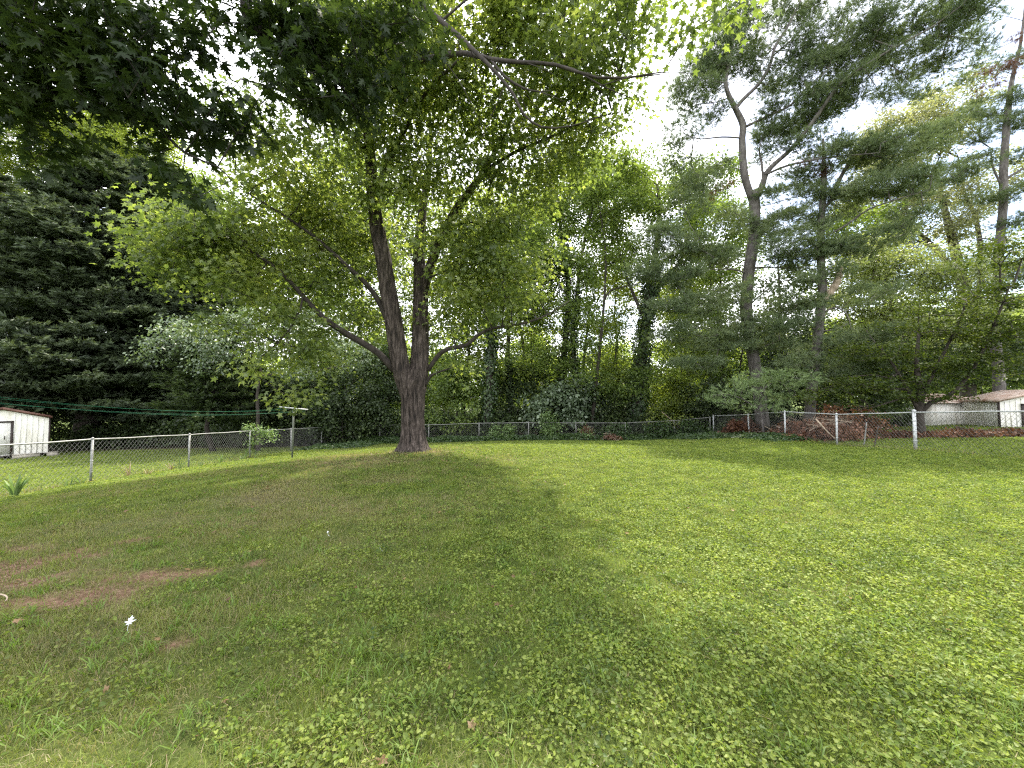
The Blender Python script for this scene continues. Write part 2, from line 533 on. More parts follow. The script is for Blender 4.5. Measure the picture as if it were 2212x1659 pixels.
xs = axis_steps(-900, 900, -14, 14, .14)
ys = axis_steps(-200, 1400, 1, 14, .1)
XX, YY = np.meshgrid(xs, ys)
ZZ = gz(XX, YY)
near = np.exp(-(np.hypot(XX, YY) / 22) ** 4)
ZZ = ZZ + ((fbm2(XX.ravel(), YY.ravel(), 1.3, 3, 3).reshape(XX.shape) - .5) * .05 + (fbm2(XX.ravel(), YY.ravel(), 6, 4, 2).reshape(XX.shape) - .5) * .035) * near
g = Geo()
ny, nx = XX.shape
idx = np.arange(ny * nx).reshape(ny, nx)
f = np.stack([idx[:-1, :-1], idx[:-1, 1:], idx[1:, 1:], idx[1:, :-1]], -1).reshape(-1, 4)
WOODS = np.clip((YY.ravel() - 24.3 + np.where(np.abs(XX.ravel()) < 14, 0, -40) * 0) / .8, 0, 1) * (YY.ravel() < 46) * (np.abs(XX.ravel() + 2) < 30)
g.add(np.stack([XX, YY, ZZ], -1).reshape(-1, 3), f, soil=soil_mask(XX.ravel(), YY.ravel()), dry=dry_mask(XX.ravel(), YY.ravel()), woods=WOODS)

m, N, L = newmat('lawn_ground')
o = N.new('ShaderNodeOutputMaterial'); b = N.new('ShaderNodeBsdfPrincipled')
b.inputs['Roughness'].default_value = .95; b.inputs['Specular IOR Level'].default_value = .1
tcn = N.new('ShaderNodeTexCoord')
n1 = N.new('ShaderNodeTexNoise'); n1.inputs['Scale'].default_value = 26; n1.inputs['Detail'].default_value = 8; n1.inputs['Roughness'].default_value = .7
n2 = N.new('ShaderNodeTexNoise'); n2.inputs['Scale'].default_value = 1.1; n2.inputs['Detail'].default_value = 5
L.new(tcn.outputs['Object'], n1.inputs['Vector']); L.new(tcn.outputs['Object'], n2.inputs['Vector'])
ra = ramp(N, [(.3, (.022, .026, .010)), (.5, (.05, .07, .018)), (.7, (.095, .13, .03))])
rb = ramp(N, [(.3, (.06, .09, .018)), (.6, (.11, .15, .028)), (.8, (.15, .17, .045))])
L.new(n1.outputs['Fac'], ra.inputs['Fac']); L.new(n2.outputs['Fac'], rb.inputs['Fac'])
m1 = N.new('ShaderNodeMix'); m1.data_type = 'RGBA'; m1.inputs['Factor'].default_value = .5
L.new(ra.outputs['Color'], m1.inputs['A']); L.new(rb.outputs['Color'], m1.inputs['B'])


def mix_attr(prev, attr, stops):
    a = N.new('ShaderNodeAttribute'); a.attribute_name = attr
    r = ramp(N, stops); L.new(n1.outputs['Fac'], r.inputs['Fac'])
    k = N.new('ShaderNodeMix'); k.data_type = 'RGBA'
    L.new(a.outputs['Fac'], k.inputs['Factor']); L.new(prev, k.inputs['A']); L.new(r.outputs['Color'], k.inputs['B'])
    return k.outputs['Result']


c = mix_attr(m1.outputs['Result'], 'dry', [(.3, (.06, .058, .028)), (.7, (.17, .14, .075))])
c = mix_attr(c, 'soil', [(.3, (.07, .040, .026)), (.5, (.17, .10, .066)), (.72, (.30, .20, .145))])
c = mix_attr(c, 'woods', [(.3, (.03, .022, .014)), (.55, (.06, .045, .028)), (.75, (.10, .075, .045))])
L.new(c, b.inputs['Base Color'])
bp = N.new('ShaderNodeBump'); bp.inputs['Strength'].default_value = .8; bp.inputs['Distance'].default_value = .04
L.new(n1.outputs['Fac'], bp.inputs['Height']); L.new(bp.outputs[0], b.inputs['Normal'])
L.new(b.outputs[0], o.inputs['Surface'])
tag(g.build('ground', m, smooth=True), 'mown lawn ground sloping gently to the fences', kind='structure')

# ------------------------------------------------------------------ tree machinery


def sample_blobs(blobs, dens, rng, shell=.35):
    """blobs: (cx,cy,cz, rx,ry,rz[,weight]) -> clump centres"""
    out = []
    for bl in blobs:
        c, r = V(*bl[:3]), V(*bl[3:6])
        w = bl[6] if len(bl) > 6 else 1.0
        n = max(3, int(dens * w * 4.19 * r[0] * r[1] * r[2]))
        d = rdir(n, rng)
        rad = rng.uniform(shell, 1, n) ** .6
        out.append(c + d * r * rad[:, None])
    return np.concatenate(out)


def grow(wood, skel, clumps, rng, tip_r=.006, power=.5, up=.25, max_r=.12, sides=5, seg=.55, drop=0.0):
    """skel: [(pts, radii)] built already as wood; join every clump to it by curved branches that share limbs"""
    pos = np.concatenate([s[0] for s in skel])
    nskel = len(pos)
    plen = np.concatenate([np.linspace(0, .0, len(s[0])) for s in skel])
    srad = np.concatenate([s[1] for s in skel])
    par = [-1] * nskel
    P_ = np.empty((nskel + 60 * len(clumps), 3)); P_[:nskel] = pos
    Q_ = np.zeros(len(P_)); Q_[:nskel] = plen
    n = nskel
    d0 = np.array([np.min(((pos - c) ** 2).sum(1)) for c in clumps])
    chains = []
    for ci in np.argsort(d0):
        c = clumps[ci]
        dv = c - P_[:n]
        dist = np.sqrt((dv ** 2).sum(1))
        cost = dist + .35 * Q_[:n] + .5 * np.maximum(0, P_[:n, 2] - c[2] + drop)
        k = int(np.argmin(cost))
        L_ = dist[k]
        m = max(1, int(L_ / seg))
        if n + m + 1 >= len(P_): break
        a = P_[k]
        mid = (a + c) / 2 + V(0, 0, up * L_ * .35) + rng.normal(0, .07 * L_, 3)
        ch = [k]
        for t in (np.arange(m) + 1) / m:
            q = (1 - t) ** 2 * a + 2 * t * (1 - t) * mid + t * t * c
            P_[n] = q; Q_[n] = Q_[k] + L_ * t
            par.append(ch[-1]); ch.append(n); n += 1
        chains.append(ch)
    cnt = np.zeros(n)
    for ch in chains: cnt[ch[-1]] += 1
    for i in range(n - 1, nskel - 1, -1):
        cnt[par[i]] += cnt[i]
    R = tip_r * np.maximum(cnt, 1) ** power + tip_r * .3
    R = np.minimum(R, max_r)
    for ch in chains:
        pts = P_[ch]
        rr = R[ch].copy()
        k = ch[0]
        rr[0] = min(rr[1] * 1.25, srad[k] * .9) if k < nskel else min(R[k], rr[1] * 1.3)
        if len(pts) == 2:
            pts = np.array([pts[0], (pts[0] + pts[1]) / 2, pts[1]]); rr = np.array([rr[0], rr[1], rr[1]])
        rr[-1] *= .5
        tube(wood, pts, rr, sides if rr[0] > .02 else 3, cap=False)
    return P_[:n]


def leaves(g, clumps, per, size, tpls, rng, rad=.5, flat=.55, droop=.5, jitter=.9, center=None, tipup=0.0, **at):
    n = len(clumps) * per
    c = np.repeat(clumps, per, 0)
    d = rng.normal(size=(n, 3)) * .48
    d[:, 2] *= flat
    pos = c + d * rad
    outw = norm(d * V(1, 1, .3) + rng.normal(0, .25, (n, 3)))
    tip = norm(outw + V(0, 0, -droop + tipup) + rng.normal(0, .3, (n, 3)))
    nr = norm(V(0, 0, 1) + rng.normal(0, jitter, (n, 3)) * .6)
    sz = size * rng.uniform(.65, 1.25, n)
    if not isinstance(tpls, list): tpls = [tpls]
    part = rng.integers(0, len(tpls), n)
    for i, t in enumerate(tpls):
        k = part == i
        scatter(g, t, pos[k], tip[k], nr[k], sz[k])


def ivy_on(g, pts, rad, n, size, rng, thick=.1):
    """leaves hugging a stem"""
    pts = np.asarray(pts)
    k = rng.integers(0, len(pts) - 1, n)
    t = rng.uniform(0, 1, n)[:, None]
    p = pts[k] * (1 - t) + pts[k + 1] * t
    r = np.asarray(rad)[k]
    a = rng.uniform(0, 2 * math.pi, n)
    o = np.stack([np.cos(a), np.sin(a), np.zeros(n)], 1)
    bulge = thick * (.4 + 1.6 * vnoise(p * 1.3, 5))
    p = p + o * (r + bulge * rng.uniform(.2, 1, n))[:, None]
    scatter(g, T_OVAL, p, norm(o * .5 + V(0, 0, -1) + rng.normal(0, .3, (n, 3))), norm(o + rng.normal(0, .35, (n, 3))), size * rng.uniform(.7, 1.3, n))


def wpath(pl, rad, step=.3):
    """pl: (px,py,depth) list"""
    return smooth_path([P(*q) for q in pl], rad, step)


def blobs_px(bl):
    return [tuple(P(*b[:3])) + tuple(b[3:]) for b in bl]


def tree(name, label, cat, paths, blobs, leafmat, tpl, dens=1.0, per=30, size=.12, rad=.55, flat=.55, seed=1, bark='dark_bark', ivy=None, group=None,
         tip_r=.006, up=.25, droop=.4, jitter=.9, shell=.35, extra_clumps=None, sides=9, tree_drop=0.0, max_r=.12, seg=.55, base=None, tipup=0.0, power=.5):
    rng = np.random.default_rng(seed)
    b = paths[0][0][0] if base is None else base
    root = thing(name, b, label, cat, group)
    wood = Geo()
    for i, (p, r) in enumerate(paths):
        q = p.copy()
        tube(wood, q, r, sides if i == 0 else max(6, sides - 2))
    cl = sample_blobs(blobs, dens, rng, shell)
    if extra_clumps is not None: cl = np.vstack([cl, extra_clumps])
    cl = cl[cl[:, 2] > gz(cl[:, 0], cl[:, 1]) + .15]
    grow(wood, paths, cl, rng, tip_r=tip_r, up=up, drop=tree_drop, max_r=max_r, seg=seg, power=power)
    wood.build('trunk', M[bark], root, smooth=True)
    lv = Geo()
    leaves(lv, cl, per, size, tpl, rng, rad=rad, flat=flat, droop=droop, jitter=jitter, tipup=tipup)
    lv.build('crown', M[leafmat], root)
    if ivy:
        ig = Geo()
        for (pi, frac, n, s, th) in ivy:
            p, r = paths[pi]
            m_ = max(2, int(len(p) * frac))
            ivy_on(ig, p[:m_], r[:m_], n, s, rng, th)
        tag(ig.build('ivy', M['ivy'], root), 'dark ivy wrapped round the trunk')
    return root, cl


def bpath(x, y, h, r0, lean=(0, 0), r1=None, seed=0, z=None):
    """simple trunk from the ground"""
    rg = np.random.default_rng(seed)
    z0 = G(x, y) - .1 if z is None else z
    n = 7
    pts = [V(x + lean[0] * t + rg.normal(0, .012 * h) * (t > 0), y + lean[1] * t + rg.normal(0, .012 * h) * (t > 0), z0 + h * t) for t in np.linspace(0, 1, n)]
    rad = np.linspace(r0, r0 * .25 if r1 is None else r1, n)
    rad[0] *= 1.25
    return smooth_path(pts, rad, .5)


# ------------------------------------------------------------------ the large maple on the lawn
BASE = P(893, 977, 11.8); BASE[2] = G(BASE[0], BASE[1])
MAPLE_LABEL = 'large spreading maple with furrowed forked trunk standing alone on the lawn'
maple = thing('maple_tree', BASE, MAPLE_LABEL, 'tree')


def rough_tube(g, pts, rad, sides, amp, flare=None, seed=0):
    """trunk with deep vertical bark furrows and, at its foot, root flare"""
    pts = np.asarray(pts, float); n = len(pts)
    t = norm(np.gradient(pts, axis=0))
    a = norm(np.cross(t, V(0, 1, 0))); bb = np.cross(t, a)
    th = np.arange(sides) * 2 * math.pi / sides
    s = np.concatenate([[0], np.cumsum(np.linalg.norm(np.diff(pts, axis=0), axis=1))])
    TH, SS = np.meshgrid(th, s)
    R = np.repeat(np.asarray(rad)[:, None], sides, 1)
    if flare:
        lob = 1 + .28 * np.cos(5 * TH + .8) + .18 * np.cos(3 * TH + 2.1) + .1 * np.cos(8 * TH)
        R = R * (1 + flare * lob * np.exp(-SS / .16) + .08 * np.exp(-SS / .6))
    R = R * (1 + .05 * np.cos(2 * TH + SS * .8 + seed) + .035 * np.cos(3 * TH - SS * 1.3))
    q = np.stack([np.cos(TH) * 7.5 * R / .35, np.sin(TH) * 7.5 * R / .35, SS * 2.4], -1).reshape(-1, 3)
    q[:, 0] += .6 * vnoise(q * V(.5, .5, 1.6), seed + 7)
    q2 = q * V(2.1, 2.1, 1.9) + 3
    rid = 1 - np.abs(2 * vnoise(q, seed) - 1)
    rid2 = 1 - np.abs(2 * vnoise(q2, seed + 2) - 1)
    R = R + (amp * (rid - .55) + amp * .55 * (rid2 - .55)).reshape(R.shape)
    v = pts[:, None] + (a[:, None] * np.cos(th)[None, :, None] + bb[:, None] * np.sin(th)[None, :, None]) * R[..., None]
    i = np.arange(n - 1)[:, None] * sides; j = np.arange(sides)[None]; j2 = (j + 1) % sides
    g.add(v.reshape(-1, 3), np.stack([i + j, i + j2, i + sides + j2, i + sides + j], -1).reshape(-1, 4))


def dense(path, rad, step):
    return smooth_path(path, rad, step)


tg = Geo()
B0 = BASE - V(0, 0, .12)
tp = dense([B0, P(893, 940, 11.8), P(892, 900, 11.8), P(892, 860, 11.8), P(890, 825, 11.8), P(889, 800, 11.8)], [.385, .335, .32, .34, .40, .34], .035)
rough_tube(tg, *tp, 170, .055, .85, 1)
ls = dense([P(882, 850, 11.75), P(872, 815, 11.72), P(862, 770, 11.7), P(851, 700, 11.6), P(838, 630, 11.5), P(828, 560, 11.35), P(815, 490, 11.2), P(806, 420, 11.0), P(800, 340, 10.8),
            P(792, 270, 10.5), P(776, 190, 10.2), P(765, 100, 10)], [.24, .26, .255, .24, .22, .20, .185, .165, .14, .115, .09, .06], .05)
rough_tube(tg, *ls, 84, .036, None, 3)
rs = dense([P(902, 850, 11.9), P(905, 815, 11.95), P(907, 770, 12), P(908, 700, 12.1), P(908, 620, 12.2), P(906, 560, 12.3)], [.23, .26, .25, .235, .21, .17], .05)
rough_tube(tg, *rs, 76, .032, None, 5)
rs2 = dense([P(906, 600, 12.25), P(905, 540, 12.3), P(910, 480, 12.4), P(914, 440, 12.4), P(925, 380, 12.3), P(930, 300, 12)], [.16, .16, .15, .13, .10, .06], .06)
rough_tube(tg, *rs2, 40, .012, None, 6)
rs3 = dense([P(912, 640, 12.2), P(930, 575, 12.1), P(950, 520, 12.0), P(975, 470, 11.8), P(1005, 425, 11.6), P(1045, 370, 11.2), P(1085, 300, 10.6)], [.15, .15, .145, .13, .11, .08, .05], .06)
rough_tube(tg, *rs3, 40, .012, None, 8)
tag(tg.build('trunk', M['bark'], maple, smooth=True))

limbs = [
    wpath([(852, 800, 11.7), (820, 765, 11.6), (785, 742, 11.5), (750, 722, 11.3), (700, 688, 11.0), (655, 640, 10.8), (600, 582, 10.5), (530, 535, 10.3), (440, 480, 10.2), (360, 440, 10.2)],
          [.14, .125, .115, .105, .09, .075, .06, .045, .03, .015]),
    wpath([(836, 690, 11.5), (824, 663, 11.5), (807, 633, 11.4), (784, 606, 11.2), (747, 573, 11), (690, 520, 10.8), (620, 470, 10.5), (540, 420, 10.2)], [.10, .1, .09, .08, .07, .055, .04, .02]),
    wpath([(925, 800, 11.9), (945, 770, 11.8), (967, 754, 11.6), (1007, 746, 11.5), (1030, 726, 11.4), (1064, 709, 11.3), (1134, 698, 11), (1184, 679, 10.9), (1230, 650, 10.8)],
          [.08, .085, .08, .07, .06, .05, .04, .025, .012]),
    wpath([(918, 835, 11.8), (930, 812, 11.7), (950, 803, 11.6), (975, 795, 11.5)], [.06, .05, .035, .015]),
    wpath([(655, 640, 10.8), (640, 690, 10.6), (600, 740, 10.3), (540, 790, 10.1)], [.04, .03, .02, .01]),
    wpath([(800, 340, 10.8), (760, 290, 10.2), (700, 240, 9.6), (620, 200, 9.0), (520, 170, 8.6)], [.10, .08, .06, .04, .02]),
    wpath([(806, 420, 11.0), (840, 350, 10.6), (880, 270, 10), (920, 200, 9.2), (990, 130, 8.4)], [.09, .08, .06, .05, .03]),
    # long limbs coming towards the camera, bare underneath
    wpath([(792, 270, 10.5), (830, 190, 9.6), (897, 135, 8.6), (950, 122, 8.0), (1003, 115, 7.6), (1060, 128, 7.2), (1130, 135, 6.9), (1200, 140, 6.7), (1290, 168, 6.5), (1380, 165, 6.4), (1430, 160, 6.4)],
          [.09, .085, .075, .07, .06, .05, .042, .036, .028, .018, .008]),
    wpath([(776, 190, 10.2), (820, 70, 9.2), (880, 0, 8.0), (970, 60, 7.4), (1030, 115, 7.0), (1070, 155, 6.8), (1110, 205, 6.7), (1130, 245, 6.6), (1170, 275, 6.5), (1235, 272, 6.5), (1300, 250, 6.5)],
          [.08, .07, .06, .055, .045, .035, .03, .026, .022, .015, .007]),
    wpath([(1060, 128, 7.2), (1090, 165, 7.0), (1130, 190, 6.9), (1165, 198, 6.8), (1190, 195, 6.8)], [.03, .03, .022, .016, .008]),
    wpath([(1200, 140, 6.7), (1240, 150, 6.6), (1300, 185, 6.5), (1370, 215, 6.4)], [.022, .02, .015, .007]),
    wpath([(1045, 370, 11.2), (1110, 330, 10.8), (1180, 300, 10.2), (1270, 260, 9.6), (1350, 240, 9.2)], [.07, .055, .04, .025, .01]),
    wpath([(930, 300, 12), (930, 200, 11.6), (960, 80, 11), (1000, -60, 10.6)], [.06, .055, .05, .03]),
    wpath([(765, 100, 10), (740, -20, 9.8), (700, -180, 9.8)], [.07, .06, .03]),
]
lg = Geo()
limbs = [(p, r * .85) for p, r in limbs]
for p, r in limbs: tube(lg, p, r, 10)
rngm = np.random.default_rng(42)
mblobs = blobs_px([
    (440, 500, 10.2, 1.9, 1.5, .9, 1.35), (360, 590, 10.0, .75, .9, .5, 1.5), (520, 610, 10.3, 1.5, 1.3, .8, 1.2), (600, 700, 10.4, 1.2, 1.0, .6, 1.15), (640, 770, 10.6, 1.3, .9, .5, 1.3),
    (560, 795, 10.0, .75, .6, .3, 1.5), (650, 830, 10.4, .6, .5, .35, 1.1), (470, 690, 10.2, .7, .7, .4, 1.0), (700, 480, 11.5, 1.8, 1.4, 1.1, 1.0), (640, 380, 10.5, 2.0, 1.5, 1.2, 1.0),
    (760, 540, 12.3, 1.5, 1.2, 1.2, .9), (780, 690, 12.6, 1.0, .8, .7, .8), (520, 520, 10.8, 1.6, 1.3, .9, 1), (680, 600, 11.4, 1.5, 1.2, .8, 1), (760, 640, 12.6, 1.1, 1, .8, .9), (700, 740, 11.6, 1.1, .9, .6, .9), (400, 540, 10.2, 1.2, 1, .7, 1.1), (620, 860, 10.2, .5, .4, .25, 1.5), (780, 460, 12.6, 1.4, 1.2, 1.0, .9), (960, 700, 12.6, 1.1, .9, .6, .9), (1130, 640, 11, 1.0, .9, .5, 1.1), (1060, 520, 12.4, 1.6, 1.3, .9, .9), (880, 560, 13.2, 1.2, .9, .9, .6), (880, 680, 13.2, .9, .7, .6, .5),
    (1000, 620, 12.3, 1.3, 1.0, .9, 1.1), (1060, 600, 11.2, 1.5, 1.3, .9, 1.2), (1100, 680, 11.2, .9, .8, .4, 1.1), (1020, 700, 12.3, 1.1, .8, .6, .9),
    (990, 790, 12.0, .9, .7, .4, .8), (1020, 500, 11.5, 1.6, 1.5, .9, 1.1), (1090, 430, 11.5, 1.7, 1.5, .9, 1.0), (930, 540, 10.6, .7, .5, .5, 1), (880, 420, 10.6, 1.4, 1.2, .8, 1), (810, 400, 10.2, 1.0, .6, .7, .9), (900, 490, 11.2, .8, .5, .6, .7), (1000, 560, 11.0, 1.2, .8, .8, 1), (1150, 560, 11.2, 1.0, .9, .7, .9), (970, 660, 11.2, .7, .5, .4, .8),
    (1180, 350, 10.8, 1.7, 1.5, 1.0, 1.0), (1260, 300, 10.2, 1.3, 1.3, .9, 1.0), (980, 320, 10.6, 2.0, 1.6, 1.1, 1.1), (760, 260, 9.8, 2.0, 1.6, 1.1, 1.0), (580, 270, 9.2, 1.5, 1.4, .8, .9),
    (900, 180, 9.6, 2.2, 1.8, 1.1, 1.3), (1120, 190, 9.6, 2.2, 1.6, .9, 1.3), (1270, 150, 8.8, 1.4, 1.3, .9, 1.3), (1560, 12, 6.2, .4, .35, .12, 3), (1500, 60, 6.2, .15, .15, .1, 6), (1340, 50, 8.0, .9, 1.2, .7, 1.4), (1350, 270, 9.6, .7, .9, .5, .8),
    (1180, 40, 9.0, 2.0, 1.5, .9, 1.4), (950, 60, 8.8, 2.0, 1.5, .9, 1.2), (1240, 60, 7.6, .9, .5, .4, 1.0), (1330, 10, 7.2, .8, .6, .4, 1.2), (1080, -50, 7.8, 1.2, .8, .5, 1.0),
    (740, 60, 9.6, 1.9, 1.8, 1.2, .9), (800, -60, 12.5, 4.0, 2.0, 1.6, .15), (1250, -60, 11.0, 2.0, 1.6, 1.2, .25)])
mcl = sample_blobs(mblobs, 4.4, rngm, .1)
skel = [ls, rs, rs2, rs3] + limbs
nodes = grow(lg, skel, mcl, rngm, tip_r=.0055, up=.15, power=.45, max_r=.05)
tw_r = np.random.default_rng(17)
for p, r in limbs[7:12]:
    for k in range(2, len(p) - 2, 1):
        if tw_r.uniform() < .55:
            a_ = p[k]; d_ = norm(p[k + 1] - p[k - 1] + tw_r.normal(0, .35, 3) * V(1, 1, .6))
            L_ = tw_r.uniform(.5, 1.7)
            tt_ = np.linspace(0, 1, 6)[:, None]
            tube(lg, a_ + d_ * L_ * tt_ + V(0, 0, 1) * (tt_ ** 2) * tw_r.uniform(-.5, .25) * L_, np.linspace(.012, .003, 6), 4, cap=False)
lg.build('branches', M['limb'], maple, smooth=True).name = 'limbwork'
cg = Geo()
leaves(cg, mcl, 48, .128, T_MAPLE2, rngm, rad=.6, flat=.6, droop=.55, jitter=1.0)
cg.build('crown', M['maple'], maple)
print('maple clumps', len(mcl), time.time() - T0)

# ------------------------------------------------------------------ the maple whose boughs hang in from the top left
NB = V(-9.5, -1.0, G(-9.5, -1.0))
near_maple = thing('maple_tree', NB, 'dark backlit maple boughs hanging in overhead from the top left corner', 'tree')
nrng = np.random.default_rng(5)
npaths = [
    smooth_path([NB - V(0, 0, .1), NB + V(.2, .2, 2.2), NB + V(.5, .7, 4.2), NB + V(1.0, 1.6, 6.5), NB + V(1.6, 2.6, 9)], [.42, .34, .3, .2, .1], .4),
    smooth_path([NB + V(.5, .7, 4.0), V(-7.6, 2.2, 4.9), P(0, 215, 4.6), P(120, 222, 4.7), P(230, 240, 4.9), P(330, 262, 5.0), P(400, 290, 5.0)], [.14, .11, .05, .042, .032, .02, .01], .25),
    smooth_path([NB + V(.9, 1.4, 6.0), V(-5.5, 3.0, 7.2), P(480, -60, 5.2), P(533, 27, 5.2), P(583, 90, 5.3), P(650, 112, 5.4), P(700, 143, 5.4), P(737, 185, 5.5), P(770, 240, 5.5)], [.16, .13, .09, .08, .07, .05, .035, .02, .01], .25),
    smooth_path([P(330, 262, 5.0), P(400, 330, 4.8), P(470, 360, 4.8), P(500, 390, 4.9)], [.02, .016, .01, .006], .2),
]
ng = Geo()
for p, r in npaths: tube(ng, p, r, 9)
nbl = blobs_px([(80, 60, 4.6, 1.5, .9, .65, 1.2), (250, 90, 4.6, 1.2, .8, .6, 1.2), (60, 190, 4.6, .9, .7, .45, 1.1), (220, 200, 4.6, .9, .7, .42, 1.3), (380, 230, 4.7, .9, .7, .42, 1.2), 
                (600, 60, 5.2, .9, .7, .6, 1.4), (720, 110, 5.3, .8, .7, .55, 1.4), (640, 190, 5.0, .6, .6, .38, 1.2), (760, 210, 5.4, .7, .6, .42, 1.1), (860, 60, 5.6, .9, .8, .5, 1.1), (470, 300, 4.9, .5, .5, .3, .9),
                (110, 290, 4.8, .7, .5, .25, .9), (70, 330, 4.9, .35, .35, .2, 1.1), (400, 380, 4.8, .35, .35, .2, 1.1), (420, 420, 4.8, .2, .25, .22, 2), (320, 330, 5, .4, .4, .2, .8), (560, 290, 5.2, .5, .5, .3, .9),
                (200, -80, 5.0, 2.4, 1.2, .8, .25), (600, -90, 5.4, 2.0, 1.2, .8, .25), (-200, 150, 4.8, 1.0, .9, .8, .5)])

ncl = sample_blobs(nbl, 20, nrng, .1)
grow(ng, npaths[1:], ncl, nrng, tip_r=.004, up=.1, power=.45, max_r=.03, seg=.3)
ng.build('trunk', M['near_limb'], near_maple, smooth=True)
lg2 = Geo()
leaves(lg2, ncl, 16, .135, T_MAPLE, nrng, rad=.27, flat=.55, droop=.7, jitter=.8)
lg2.build('crown', M['maple_shade_dark'], near_maple)
print('near maple', len(ncl), time.time() - T0)

# ------------------------------------------------------------------ conifers on the left


def conifer(label, x, y, h, spread, seed, n_whorl, mat, trunk_r, z0clear=2.0, per=7, size=.42, dens=1.0, tpl=T_SPRUCE, name='spruce_tree', cat='conifer', group=None, sag=.25, bark='dark_bark', yscale=1):
    rg = np.random.default_rng(seed)
    path = bpath(x, y, h, trunk_r, r1=.03, seed=seed)
    root = thing(name, path[0][0], label, cat, group)
    wood, lv = Geo(), Geo()
    tube(wood, *path, 12)
    zg = path[0][0][2]
    PP, DD = [], []
    for w in range(n_whorl):
        t = (w + rg.uniform(0, 1)) / n_whorl
        z = z0clear + (h - z0clear) * t ** 1.1
        for _ in range(8):
            a = rg.uniform(0, 2 * math.pi)
            Lb = spread * (1 - t) ** .6 * rg.uniform(.65, 1.1) + .25
            k = np.argmin(np.abs(path[0][:, 2] - zg - z))
            s = path[0][k]
            dr = V(math.cos(a), math.sin(a), 0)
            m_ = max(3, int(Lb / .5))
            tt = np.linspace(0, 1, m_)
            pts = s + dr * Lb * tt[:, None] + V(0, 0, 1) * (Lb * (-.55 * sag * tt * 2 + .42 * sag * 2 * tt ** 2.5))[:, None]
            tube(wood, pts, np.linspace(.018 + .012 * Lb, .006, m_), 4, cap=False)
            nb = max(3, int(Lb * per * dens * 2.6))
            q = rg.uniform(.18, 1.03, nb) ** .8
            side = rg.normal(0, .23, nb) * Lb * (1.15 - q)
            c = np.stack([np.interp(q, tt, pts[:, i]) for i in range(3)], 1)
            pr = V(-dr[1], dr[0], 0)
            c = c + pr * side[:, None] + V(0, 0, 1) * (rg.normal(0, .07, nb) - .12 * np.abs(side))[:, None]
            d = norm(dr * 1.0 + pr * (np.sign(side) * .7)[:, None] + rg.normal(0, .3, (nb, 3)) + V(0, 0, .18))
            PP.append(c); DD.append(d)
    PP, DD = np.concatenate(PP), np.concatenate(DD)
    k = rg.integers(0, len(tpl), len(PP))
    for i, t in enumerate(tpl):
        s = k == i
        nn = s.sum()
        scatter(lv, t, PP[s], DD[s], norm(V(0, -.3, 1) + rg.normal(0, .6, (nn, 3))), size * rg.uniform(.6, 1.3, nn))
    wood.build('trunk', M[bark], root, smooth=True)
    lv.build('crown', M[mat], root)
    return root


q = P(183, 945, 27.5)
conifer('huge dark spruce with thick bare lower trunk beside the left shed', q[0], q[1], 21.5, 7.6, 11, 50, 'spruce', .62, 3.7, per=9, size=.6, sag=.16)
q = P(330, 940, 30)
conifer('second dark spruce rising just right of the huge one', q[0], q[1], 23, 6.2, 12, 48, 'spruce', .3, 2.8, per=8, size=.6)
q = P(-140, 940, 26)
conifer('dark spruce cut by the left edge of the view', q[0], q[1], 22, 7.5, 13, 44, 'spruce', .35, 3.4, per=6, size=.6)
q = P(462, 960, 22.5)
conifer('slender young hemlock with thin straight trunk behind the left fence', q[0], q[1], 9.5, 2.7, 14, 26, 'dark_leaf', .13, 2.6, per=8, size=.34, name='hemlock_tree', sag=.4, bark='limb')
print('conifers', time.time() - T0)

# ------------------------------------------------------------------ woods
LABELS_DONE = []


def wood_tree(label, px, d, h, r, blobs, mat='wood_leaf', seed=1, lean=(0, 0), ivy=None, dens=1.25, per=80, size=.18, rad=.75, tpl=T_LEAF, paths=None, name='woodland_tree', grow_k=1.5, fill=0, **kw):
    x = (px - 1106) / FPX * d
    pth = paths or [bpath(x, d, h, r, lean, seed=seed)]
    if fill:
        fr = np.random.default_rng(seed + 900)
        y_ = max(b[1] for b in blobs) + 50
        while y_ < 850:
            blobs = list(blobs) + [(px + fr.uniform(-50, 50), y_, d - .4, 1.3, 1.0, .8, fill)]
            y_ += 60
    blobs = [tuple(b[:3]) + (b[3] * grow_k, b[4] * grow_k, b[5] * grow_k) + tuple(b[6:]) for b in blobs]
    return tree(name, label, 'tree', pth, blobs_px(blobs), mat, tpl, dens=dens, per=per, size=size, rad=rad, seed=seed, ivy=ivy, tip_r=.008, **kw)


# silvery small tree left of the maple
q = P(560, 945, 21.5)
wood_tree('low silvery-leaved tree with drooping sprays behind the clothes pole', 560, 21.5, 6.5, .12, [
    (400, 715, 20.5, 1.6, 1.2, 1.0, 1.2), (350, 760, 20.5, 1.1, 1, .8), (480, 735, 20.5, 1.7, 1.3, 1.1, 1.2), (560, 700, 21, 1.6, 1.3, .9), (620, 740, 20.8, 1.6, 1.2, 1.0), (700, 710, 21, 1.5, 1.2, 1.0, 1.1),
    (440, 790, 20.3, 1.2, 1, .9), (760, 760, 21.3, 1.3, 1.2, .9), (640, 800, 21, 1.3, 1, .8, .8)], 'silver_leaf', 21, dens=2.4, per=60, grow_k=1.0, size=.15, rad=.62, droop=.9, tpl=T_LEAF)
